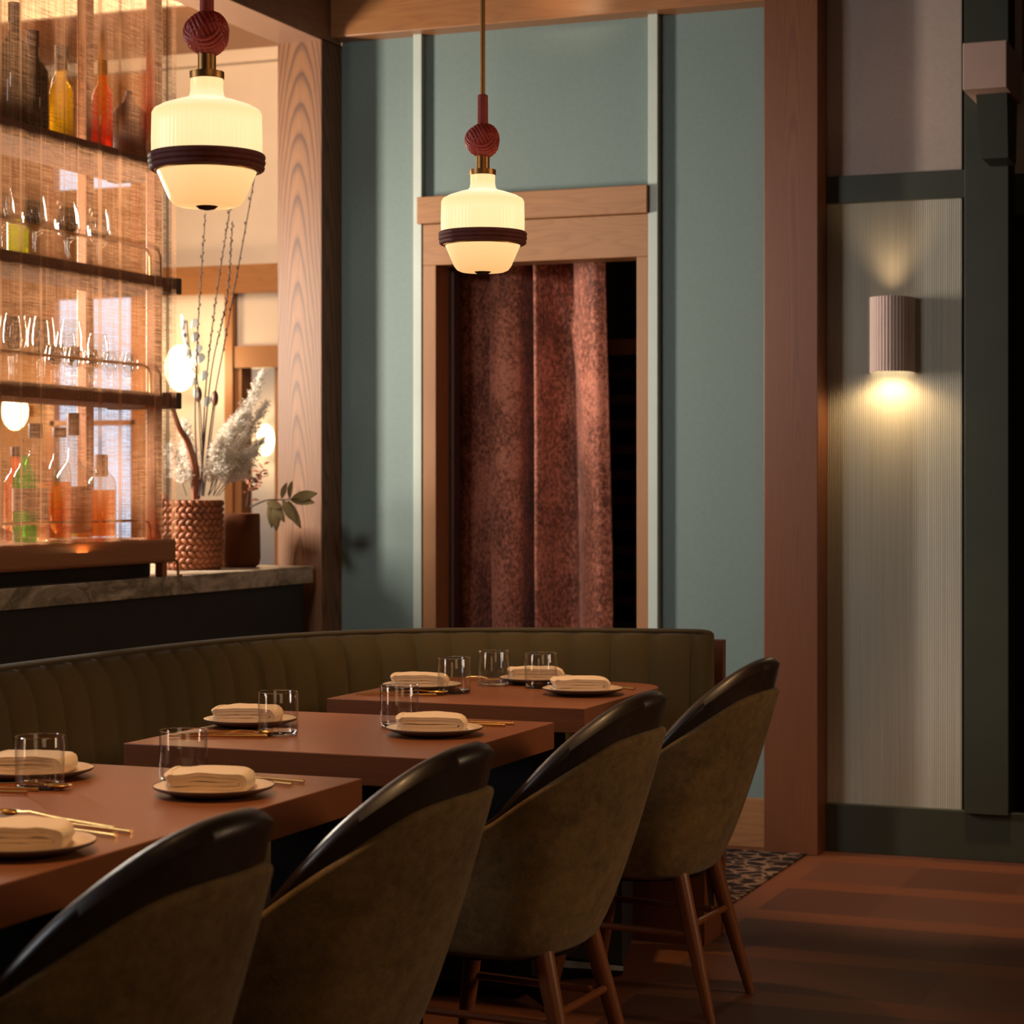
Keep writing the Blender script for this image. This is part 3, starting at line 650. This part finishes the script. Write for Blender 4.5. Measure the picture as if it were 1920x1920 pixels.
point('annex_lamp_light',(p[0],p[1]-.2,p[2]),10,(1,.66,.34),.06)

# ================================================================== CURTAIN AND CLOSET FITTINGS
t=thing('velvet_curtain',(-2.85,7.575,0),'floor length crushed velvet curtain in rust and rose hanging in the doorway','curtain')
b=MB(); nx,nz=150,44
folds=[(0,.0),(.12,.02),(.2,-.05),(.27,-.055),(.29,.05),(.47,.055),(.51,-.06),(.54,-.02),(.57,.06),(.66,-.02),(.74,-.045),(.84,.03),(.93,.07),(1,.05)]
rows=[]
for j in range(nz+1):
    z=2.2*j/nz; tz=j/nz; row=[]
    for i in range(nx+1):
        u=i/nx; x0=-3.24; x1=lerp(-2.540,-2.592,tz)
        f=interp(u,folds)*(1.35-.3*tz)
        f+=.030*math.exp(-((u-(.97-.35*max(0,tz-.55)/.45))/.03)**2)*max(0,(tz-.55)/.45)
        f+=.006*noise.noise(Vector((u*6,z*1.5,0)))
        row.append((lerp(x0,x1,u)+.012*sin(z*2+u*5)*(1-tz)-t.location.x,-f,.01+z))
    rows.append(row)
b.grid(rows); b.build('drape',M['curtain'],t,smooth=True,solid=.004,ang=180)
MB().tube([(-.38,0,2.23),(.5,0,2.23)],.012,10).build('curtain_rod',M['black'],t)
t=thing('wine_rack',(-2.5,7.75,0),'dim slatted wine rack behind the curtain','wine rack')
b=MB()
for k in range(17):
    z=.12+k*.098
    if z<1.72: b.box(-.25,.22,.12,.14,z,z+.035)
b.build('slats',M['reddark'],t)
MB().box(-.25,.22,.04,.08,1.775,1.835).build('brass_rail',M['brass'],t)
for x in (-.25,.2): MB().box(x,x+.02,.05,.3,0,2.2).build('upright',M['reddark'],t)

point('closet_fill',(-2.40,7.50,2.15),.3,(1,.6,.3),.02)  # dim fill added so the rail behind the curtain shows
# ================================================================== WALL SCONCE
t=thing('wall_sconce',(-1.476,G,1.66),'fluted blush half round sconce glowing on the ribbed grey panel','wall lamp')
rows=[]; n=132
def scp(k,r1,r2):
    a=PI*k/n; fl=1+.028*abs(sin(a*22)); return (-r1*fl*cos(a),-r2*fl*sin(a))
for rr,z in ((1,0),(1,.256),(.94,.256),(.94,0)): rows.append([(*scp(k,.078*rr,.115*rr),z) for k in range(n+1)])
MB().grid(rows,closeu=True).build('lamp_shade',M['sconce'],t,smooth=True,ang=40)
MB().box(-.05,.05,-.012,0,.04,.22).build('backplate',M['bronze'],t)
MB().add([(-.069*cos(PI*k/24),-.002-.10*sin(PI*k/24),.012) for k in range(25)],[tuple(range(25))]).build('diffuser',M['sconceglow'],t)
spot('sconce_down_light',(-1.476,G-.075,1.665),(-1.476,G-.06,1.0),8,(1,.66,.32),160,.5,.045)
spot('sconce_up_light',(-1.476,G-.06,1.92),(-1.476,G-.05,2.6),2.6,(1,.66,.36),90,.9,.04)

# ================================================================== PENDANTS
def pendant(loc,label,shaft_brass):
    t=thing('pendant_lamp',loc,label,'pendant lamp','pendant lamps over the tables')
    prof=[(.0,-.075),(.052,-.075),(.061,-.071),(.068,-.061),(.089,-.012),(.0915,-.004),(.0965,.0),(.0985,.006),(.0990,.045),(.0980,.092),(.094,.099),(.082,.106),(.055,.115),(.036,.120),(.031,.126),(.0295,.135),(.0295,.158),(.02,.158)]
    rib=lambda a,z:.010*abs(sin(a*36)) if (-.07<z<.1) else 0
    P=[]; 
    for (r0,z0),(r1,z1) in zip(prof,prof[1:]):
        for k in range(2): P.append((max(.001,lerp(r0,r1,k/2)),lerp(z0,z1,k/2)))
    MB().lathe(P,288,rib=rib).build('glass_shade',M['shade'],t,smooth=True,ang=60)
    bd=MB()
    for z in (.009,-.001,.018): bd.tube([(.1000*cos(2*PI*k/64)*(1 if z!=-.001 else .985),.1000*sin(2*PI*k/64)*(1 if z!=-.001 else .985),z-.004) for k in range(64)],.0062,10,closed=True)
    bd.build('cord_band',M['band'],t,smooth=True)
    MB().lathe([(.090,-.013),(.0945,-.013),(.0945,-.008),(.090,-.008)],64,cap=False).build('band_clip',M['brass'],t,smooth=True)
    MB().lathe([(.004,-.082),(.014,-.080),(.020,-.075),(.020,-.072)],24).build('finial',M['bronze'],t,smooth=True)
    MB().lathe([(.031,.155),(.0315,.157),(.0315,.168),(.018,.169)],32).build('neck_ring',M['brass'],t,smooth=True)
    MB().lathe([(.0165,.166),(.0165,.205)],24).build('neck_tube',M['brass'],t,smooth=True)
    # woven knot
    kb=MB(); c=Vector((0,0,.238)); kb.ball(c,.034,20,14)
    for (ax,sp_) in ((Vector((1,.15,.75)).normalized(),0),(Vector((-1,.5,.75)).normalized(),1),(Vector((.2,-1,.55)).normalized(),2),(Vector((-.1,1,.6)).normalized(),3),(Vector((1,-.6,-.6)).normalized(),4),(Vector((-1,-.5,-.5)).normalized(),5)):
        u=ax.orthogonal().normalized(); v=ax.cross(u)
        for q in range(-3,4):
            off=q*.0072; rr=math.sqrt(max(.0001,.0355**2-off**2)); lift=.0022*((sp_%3)-1)
            a0=sp_*1.05
            kb.tube([c+ax*off+(u*cos(a)+v*sin(a))*(rr+lift+.0022*sin(3*a+sp_*2)) for a in [a0+PI*2*k/40 for k in range(40)]],.0042,6,closed=True)
    kb.build('woven_knot',M['cord'],t,smooth=True,ang=180)
    MB().lathe([(.0135,.268),(.0130,.272),(.0125,.345),(.010,.347)],20).build('leather_sleeve',M['cord'],t,smooth=True)
    MB().lathe([(.0058,.34),(.0058,3.12-loc[2])],14).build('hanging_rod',M['brass'],t,smooth=True)
    return t
p1=pendant((-1.93,4.709,1.852),'smaller looking opal pendant lamp hanging in front of the doorway',1)
p2=dup(p1,(-1.93,3.392,1.846),'larger looking opal pendant lamp in front of the bar shelving at upper left')

# ================================================================== BANQUETTE
path=[(-2.745,1.4),(-2.745,2.4),(-2.745,3.3),(-2.745,4.1),(-2.735,4.5),(-2.695,4.87),(-2.62,5.11),(-2.50,5.30),(-2.30,5.455),(-2.08,5.545),(-1.85,5.61),(-1.635,5.655)]
C=catmull([(x,y,0) for x,y in path],40)
# arc length
S_=[0]
for a_,b_ in zip(C,C[1:]): S_.append(S_[-1]+(b_-a_).length)
Ltot=S_[-1]
def at(s):
    s=max(0,min(Ltot-1e-4,s)); lo=0; hi=len(S_)-1
    while hi-lo>1:
        mid=(lo+hi)//2
        if S_[mid]<=s: lo=mid
        else: hi=mid
    f=(s-S_[lo])/(S_[hi]-S_[lo]); p=C[lo].lerp(C[hi],f)
    a_=C[max(0,lo-6)]; b_=C[min(len(C)-1,hi+6)]; tg=(b_-a_).normalized(); return p,Vector((tg.y,-tg.x,0))
sj=min(range(len(C)),key=lambda i:abs(C[i].y-4.90)+(C[i].x>-2.6)*9); sj=S_[sj]
CH=.112
def groove(s,z):
    d=(s-sj)/CH if s>sj else (sj-s)/(CH*.92); fr=d-math.floor(d); e=min(fr,1-fr)
    g=(1-(1-min(1,2*e))**3.0)
    if abs(s-sj)<.02: g=min(g,abs(s-sj)/.02*.6-.3)
    return g
t=thing('banquette',(-2.745,4.0,0),'curved olive wool banquette with vertical channel stitching wrapping the tables','banquette')
def offp(p): return (p[0]-t.location.x,p[1]-t.location.y,p[2])
prof=[(-.055,.10),(-.055,.86),(-.05,.868),(-.03,.872),(-.012,.868),(.004,.858),(.012,.862),(.030,.855),(.052,.832),(.068,.79),(.078,.72),(.090,.62),(.105,.53),(.125,.46),(.125,.40)]
ns=900; rows=[]
for i in range(ns+1):
    s=Ltot*i/ns; p,n=at(s); endf=min(1,(Ltot-s)/.05); endf=math.sqrt(max(0,1-(1-endf)**2)); row=[]
    for k,(o_,z) in enumerate(prof):
        g=groove(s,z); q=o_
        if k>=6: q=o_-.013*(1-g)*min(1,(k-5)/2)
        if k>=6: q=lerp(-.01,q,.55+.45*endf)
        zz=z-(.004*(1-g) if 6<=k<=9 else 0)-(0 if z<.8 else .012*(1-endf))
        pp=p+n*q; row.append(offp((pp.x,pp.y,zz)))
    rows.append(row)
b=MB().grid(rows,cap=True); b.build('backrest',M['banq'],t,smooth=True,ang=50)
# piping
b=MB(); b.tube([offp((*(at(Ltot*i/200)[0]+at(Ltot*i/200)[1]*.004).xy,.866)) for i in range(200)],.004,8); b.build('piping',M['banq'],t,smooth=True)
# seat cushion and base follow the same path
def ribbon(prof,smax,n=220):
    rows=[]
    for i in range(n+1):
        s=smax*i/n; p,nn=at(s); rows.append([offp((*(p+nn*o_).xy,z)) for o_,z in prof])
    return MB().grid(rows,closev=True,cap=True)
ribbon([(.09,.34),(.40,.34),(.415,.36),(.42,.44),(.405,.465),(.38,.472),(.09,.475)],Ltot-.2).build('seat_cushion',M['banq'],t,smooth=True,ang=50)
ribbon([(.0,.02),(.36,.02),(.36,.34),(.0,.34)],Ltot-.22).build('plinth',M['panelblack'],t)
b=MB(); b.box(-2.35,-1.655,5.83,5.86,0,.832); b.v=[offp(v) for v in b.v]; b.build('end_panel',M['redwood'],t,bevel=.002)
b=MB(); b.box(-1.90,-1.66,5.66,5.83,.0,.30); b.v=[offp(v) for v in b.v]; b.build('back_support',M['redwood'],t)

# ================================================================== TABLES
def table(x0,x1,y0,y1,label,rounded=0):
    xc,yc=(x0+x1)/2,(y0+y1)/2; t=thing('dining_table',(xc,yc,0),label,'table','walnut tables along the banquette')
    a,bb=(x1-x0)/2,(y1-y0)/2; out=[(-a,-bb),(a,-bb)]
    if rounded:
        r=rounded
        out+=[(a-r+r*cos(q),bb-r+r*sin(q)) for q in [PI/2*k/10 for k in range(11)]]
        out+=[(-a+r+r*cos(q),bb-r+r*sin(q)) for q in [PI/2+PI/2*k/10 for k in range(11)]]
    else: out+=[(a,bb),(-a,bb)]
    n=len(out); b=MB().add([(x,y,.692) for x,y in out]+[(x,y,.75) for x,y in out],[tuple(range(n))[::-1],tuple(range(n,2*n))]+[(i,(i+1)%n,(i+1)%n+n,i+n) for i in range(n)])
    b.build('tabletop',M['table'],t,bevel=.002)
    for yy in ([-.35,.35] if bb>.5 else [0]):
        MB().box(-.12,.12,yy-.12,yy+.12,.02,.68).build('pedestal',M['black'],t,bevel=.004)
        MB().box(-.22,.22,yy-.22,yy+.22,.68,.692).build('mounting_plate',M['black'],t)
        for sx,sy in ((1,1),(1,-1),(-1,1),(-1,-1)):
            MB().tube([(sx*.08,yy+sy*.08,.05),(sx*.23,yy+sy*.23,.018)],[.026,.016],8).build('foot',M['black'],t,smooth=True)
    return t
table(-2.29,-1.620,2.05,3.395,'nearest and longest walnut table with three place settings in view')
table(-2.29,-1.620,3.690,4.365,'square walnut table in the middle of the banquette row')
table(-2.32,-1.655,4.66,5.335,'farthest walnut table with rounded far corners in the banquette curve',rounded=.13)

# ================================================================== CHAIRS
ZT=[(0,.779),(.35,.764),(.65,.700),(1,.612),(1.25,.545),(1.5,.485)]
ZL=[(0,.854),(.3,.836),(.6,.768),(.9,.662),(1.2,.555),(1.5,.47)]
def planpt(w_,t_,off=0):
    # t_ : height fraction 0 bottom .. 1 at z=.79
    e=max(0,min(1.12,t_))**.75
    a=lerp(.205,.272,e)-off; b_=lerp(.10,.270,e)-off
    s=1 if w_>=0 else -1; q=abs(w_)
    if q<=1:
        ph=q*PI/2; n=2.06
        return (b_*abs(cos(ph))**(2/n),s*a*abs(sin(ph))**(2/n))
    f=(q-1)*2*.25
    return (-f,s*(a-.03*f/.25*(f/.25)))
def chair(loc,label):
    t=thing('dining_chair',loc,label,'chair','upholstered dining chairs facing the banquette')
    zb=.335; NW=96
    rows=[]
    for i in range(NW+1):
        w_=-1.5+3*i/NW; zt_=interp(abs(w_),ZT); row=[]
        def hp_(z): return (z-zb)/(.79-zb)
        row.append((*[q*.82 for q in planpt(w_,0,.0)],zb+.004)); row.append((*[q*.95 for q in planpt(w_,0,.0)],zb))
        for k in range(12):
            z=lerp(zb+.014,zt_-.013,k/11); row.append((*planpt(w_,hp_(z)),z))
        for an in (20,50,80,110,140,170):
            r=.013; z=zt_-.013+r*sin(rad(an)); row.append((*planpt(w_,hp_(z),.013-r*cos(rad(an))),z))
        for k in range(4):
            z=lerp(zt_-.03,.40,k/3); row.append((*planpt(w_,hp_(z),.026),z))
        rows.append(row)
    MB().grid(rows,cap=True).build('outer_shell',M['velvet'],t,smooth=True,ang=60)
    rows=[]
    for i in range(481):
        w_=-1.42+2.84*i/480; zt_=max(interp(abs(w_),ZL),interp(abs(w_),ZT)-.03); row=[]
        rb=.0035*(1-abs(sin(w_*44)))**2; 
        def hp_(z): return (z-zb)/(.79-zb)
        for k in range(10):
            z=lerp(.45,zt_-.028,k/9); bulge=.006*sin(PI*k/9)
            row.append((*planpt(w_,hp_(z),.016-bulge+ rb*(1 if k<7 else .3 if k<8 else 0)),z))
        for an in (25,60,90,120,155):
            r=.028; row.append((*planpt(w_,hp_(zt_),.016+.028-r*cos(rad(an))+.0),zt_-.028+r*sin(rad(an))))
        for k in range(6):
            z=lerp(zt_-.035,.45,k/5); row.append((*planpt(w_,hp_(z),.080),z))
        rows.append(row)
    MB().grid(rows,cap=True).build('leather_backrest',M['leather'],t,smooth=True,ang=60)
    # seat cushion
    rows=[]; n=48
    for sc,z in ((.80,.36),(.93,.365),(.95,.39),(.95,.44),(.92,.462),(.80,.475),(.4,.482),(.02,.483)):
        row=[]
        for k in range(n):
            w_=-1.0+2.0*k/(n*2/3) if k<n*2/3 else None
            a=2*PI*k/n; x=.20*cos(a)*1.0-.06; y=.212*sin(a)
            se=lambda v:abs(v)**.7*(1 if v>=0 else -1)
            row.append(((.165*se(cos(a))*sc-.105),.195*se(sin(a))*sc,z))
        rows.append(row)
    MB().grid(rows,closev=True,cap=True).build('seat',M['leather'],t,smooth=True,ang=60)
    MB().lathe([(.12,.318),(.16,.322),(.165,.337)],32,c=(-.075,0,0)).build('seat_base',M['black'],t)
    tops=[(.065,.135),(.065,-.135),(-.19,.14),(-.19,-.14)]; feet=[(.155,.175),(.155,-.175),(-.25,.19),(-.25,-.19)]
    for (tx,ty),(fx,fy) in zip(tops,feet):
        MB().tube([(tx,ty,.345),(lerp(tx,fx,.5),lerp(ty,fy,.5),.172),(fx,fy,0)],[.021,.018,.0115],14).build('leg',M['legwood'],t,smooth=True)
    def onleg(i,z):
        f=1-z/.345; return (lerp(tops[i][0],feet[i][0],f),lerp(tops[i][1],feet[i][1],f),z)
    for i,j,z in ((0,2,.205),(1,3,.205),(0,1,.215)):
        MB().tube([onleg(i,z),onleg(j,z+.01)],.0085,8).build('stretcher',M['legwood'],t,smooth=True)
    return t
c4_=chair((-1.553,5.0,0),'farthest olive velvet chair, in front of the reddish timber post')
dup(c4_,(-1.553,4.08,0),'third chair from the front, beside the middle square table')
dup(c4_,(-1.553,3.14,0),'second chair from the front, at the far end of the nearest table')
dup(c4_,(-1.553,2.37,0),'nearest olive velvet chair cut by the bottom left of the photo')

# ================================================================== TABLE SETTINGS
TZ=.7505
def plate(loc,label):
    t=thing('dinner_plate',loc,label,'plate','stoneware plates on the tables')
    MB().lathe([(.001,.002),(.045,.000),(.05,.0),(.075,.004),(.098,.0125),(.1005,.0155),(.098,.0165),(.072,.0085),(.05,.0055),(.001,.005)],48).build('plate_body',M['plate'],t,smooth=True,ang=80)
    MB().lathe([(.0505,-.0001),(.0755,.0035),(.0988,.0120),(.1013,.0155),(.1005,.0168),(.1001,.0150)],48,cap=False).build('raw_rim',M['rim'],t,smooth=True,ang=80)
    return t
def napkin_mesh(seed):
    rr=random.Random(seed); b=MB(); W2=.052
    def strip(line,th,shr):
        m=len(line); nv=9; top=[];bot=[]
        P=[Vector((x,0,z)) for x,z in line]
        rows=[]
        for j in range(nv+1):
            y=lerp(-W2,W2,j/nv)*shr; e=1-.10*(abs(j/nv*2-1))**4
            row=[]
            ring=[]
            for side in (1,-1):
                idx=range(m) if side==1 else range(m-1,-1,-1)
                for i in idx:
                    tg=(P[min(i+1,m-1)]-P[max(i-1,0)]).normalized(); nn=Vector((-tg.z,0,tg.x))*th*.5*side
                    q=P[i]+nn
                    nz=.0024*noise.noise(Vector((q.x*30+seed*7,y*30,seed)))
                    ring.append((q.x*e+.0026*noise.noise(Vector((y*60,seed,q.z*90))),y+.0015*noise.noise(Vector((q.x*40,q.z*200,seed))),max(.0012,q.z+nz)))
            rows.append(ring)
        b.grid(rows,closev=True,cap=True)
    def cee(x0,x1,zl,zh,dome):
        r=(zh-zl)/2; L_=[(lerp(x0,x1-r,k/8),zl) for k in range(9)]
        L_+=[(x1-r+r*sin(a),zl+r-r*cos(a)) for a in [PI*k/8 for k in range(1,8)]]
        L_+=[(lerp(x1-r,x0,k/10),zh+dome*sin(PI*k/10)*.8) for k in range(11)]
        return L_
    strip(cee(-.068,.070,.0040,.0300,.003),.0066,1.0)
    strip(cee(-.071,.0635,.0105,.0235,.002),.0064,.985)
    # left fold closes the two upper layers
    strip([(-.066,.0170),(-.02,.0172),(.02,.0172),(.058,.0170)],.0062,.97)
    strip([(-.066,.0245),(-.0715,.0265),(-.0725,.0290),(-.0690,.0315),(-.062,.0322)],.005,.99)
    return b
def napkin(loc,label,seed,rz):
    o=napkin_mesh(seed).build('folded_napkin',M['napkin'],smooth=True,ang=50); o.location=loc; o.rotation_euler=(0,0,rz)
    return tag(o,label,'napkin','folded linen napkins on the plates')
def tumbler(loc,label):
    t=thing('glass_tumbler',loc,label,'glass','clear tumblers on the tables')
    MB().lathe([(.0405,.0045),(.0418,.010),(.0418,.0875),(.0411,.0887),(.0403,.0875),(.0400,.012),(.0395,.0090)],48,cap=False).build('glass_wall',M['tumbler'],t,smooth=True,ang=60)
    MB().lathe([(.001,.0012),(.030,.0010),(.036,.0),(.0395,.0012),(.0408,.004),(.0400,.0095),(.036,.0082),(.020,.0062),(.001,.0058)],48).build('glass_base',M['solidglass'],t,smooth=True,ang=60)
    MB().tube([(.0410*cos(2*PI*k/64),.0410*sin(2*PI*k/64),.0883) for k in range(64)],.0009,6,closed=True).build('lip',M['solidglass'],t,smooth=True)
    return t
sets=[((-1.735,2.535),'plate on the near edge of the nearest table, cut by the left of the photo','napkin on the cut off plate at the left edge of the photo',.10),
 ((-1.765,3.125),'plate at the far right corner of the nearest table','napkin on the plate at the far right corner of the nearest table',.02),
 ((-2.165,3.20),'plate on the banquette side of the nearest table','napkin on the banquette side plate of the nearest table',-.06),
 ((-2.206,4.065),'plate on the banquette side of the middle table','napkin on the banquette side plate of the middle table',-.04),
 ((-1.770,4.055),'plate on the chair side of the middle table','napkin on the chair side plate of the middle table',.03),
 ((-2.19,4.94),'plate at the left of the farthest table','napkin on the left plate of the farthest table',.0),
 ((-1.985,5.225),'plate at the back of the farthest table','napkin on the back plate of the farthest table',.06),
 ((-1.775,4.985),'plate at the right of the farthest table','napkin on the right plate of the farthest table',.05)]
pp=None
for i,((x,y),lp,ln_,a) in enumerate(sets):
    if pp is None: pp=plate((x,y,TZ),lp)
    else: dup(pp,(x,y,TZ),lp)
    napkin((x-.004,y-.004,TZ+.0062),ln_,i,rad(21.5)+a)
gl=[((-2.078,3.083),'tumbler in front of the banquette side napkin on the nearest table'),((-1.893,3.245),'tumbler behind the far right plate of the nearest table'),
 ((-2.071,3.935),'tumbler beside the banquette side plate on the middle table'),((-1.893,4.15),'tumbler behind the chair side plate on the middle table'),
 ((-2.082,4.892),'leftmost of the three tumblers on the farthest table'),((-2.070,5.125),'middle one of the three tumblers on the farthest table'),((-1.932,5.105),'rightmost of the three tumblers on the farthest table')]
gp=None
for (x,y),lb in gl:
    if gp is None: gp=tumbler((x,y,TZ),lb)
    else: dup(gp,(x,y,TZ),lb)
# chopsticks and spoons
def stickmesh(l=.235):
    return MB().tube([(0,0,.0035),(l*.5,0,.0035),(l,0,.0035)],[.0014,.0022,.0033],8)
def stick(a_,b_,label):
    a_=Vector((*a_,TZ)); b_=Vector((*b_,TZ)); d=b_-a_
    o=stickmesh(d.length).build('chopstick',M['gold'],smooth=True,ang=60); o.location=a_; o.rotation_euler=(0,0,math.atan2(d.y,d.x))
    return tag(o,label,'chopstick','gold chopsticks on the tables')
def spoon(a_,b_,label):
    a_=Vector((*a_,TZ)); b_=Vector((*b_,TZ)); d=b_-a_; l=d.length   # bowl at a_, handle end at b_
    t=thing('gold_spoon',a_,label,'spoon','gold spoons on the tables',rz=math.atan2(d.y,d.x))
    rows=[]
    for i in range(9):
        r=i/8; rows.append([(.024*r*cos(2*PI*k/20)+.0,.0165*r*sin(2*PI*k/20),.0018+.007*r*r) for k in range(20)])
    MB().grid(rows,closev=True).build('bowl',M['gold'],t,smooth=True,solid=.0012,ang=180)
    MB().tube([(.022,0,.0085),(.05,0,.0115),(.10,0,.008),(l,0,.0035)],[.0022,.0020,.0022,.0032],8).build('handle',M['gold'],t,smooth=True)
    return t
stick((-1.902,2.777),(-1.676,2.723),'longer gold chopstick lying beyond the cut off plate')
stick((-1.880,2.742),(-1.678,2.684),'gold chopstick nearer to the cut off plate')
spoon((-1.945,2.800),(-1.72,2.745),'gold spoon with its bowl at the left edge by the chopsticks')
stick((-1.905,3.335),(-1.684,3.297),'farther gold chopstick behind the corner plate of the nearest table')
stick((-1.905,3.300),(-1.690,3.262),'closer gold chopstick behind the corner plate of the nearest table')
stick((-2.245,3.000),(-2.055,3.045),'farther gold chopstick on the banquette side of the nearest table')
stick((-2.245,2.965),(-2.050,3.005),'closer gold chopstick on the banquette side of the nearest table')
spoon((-2.035,3.075),(-2.25,3.02),'dark looking spoon beside the tumbler of the nearest table')
stick((-2.252,3.802),(-2.060,3.868),'closer gold chopstick on the banquette side of the middle table')
stick((-2.250,3.842),(-2.070,3.885),'farther gold chopstick on the banquette side of the middle table')
spoon((-2.085,3.905),(-2.24,3.82),'spoon under the banquette side plate of the middle table')
stick((-1.885,4.262),(-1.678,4.272),'farther gold chopstick behind the chair side plate of the middle table')
stick((-1.885,4.222),(-1.684,4.236),'closer gold chopstick behind the chair side plate of the middle table')
stick((-2.283,4.747),(-2.09,4.80),'gold chopstick at the front left of the farthest table')
spoon((-2.10,4.835),(-2.27,4.765),'spoon at the front left of the farthest table')
spoon((-2.10,5.20),(-2.20,5.255),'spoon at the back of the farthest table')
stick((-1.80,5.17),(-1.69,5.135),'gold chopstick end right of the farthest right plate')

# rug by the teal wall
o=MB().box(-3.4,-1.747,6.27,7.19,0,.006).build('patterned_rug',M['carpet']); tag(o,'dark patterned carpet patch behind the banquette end','rug')
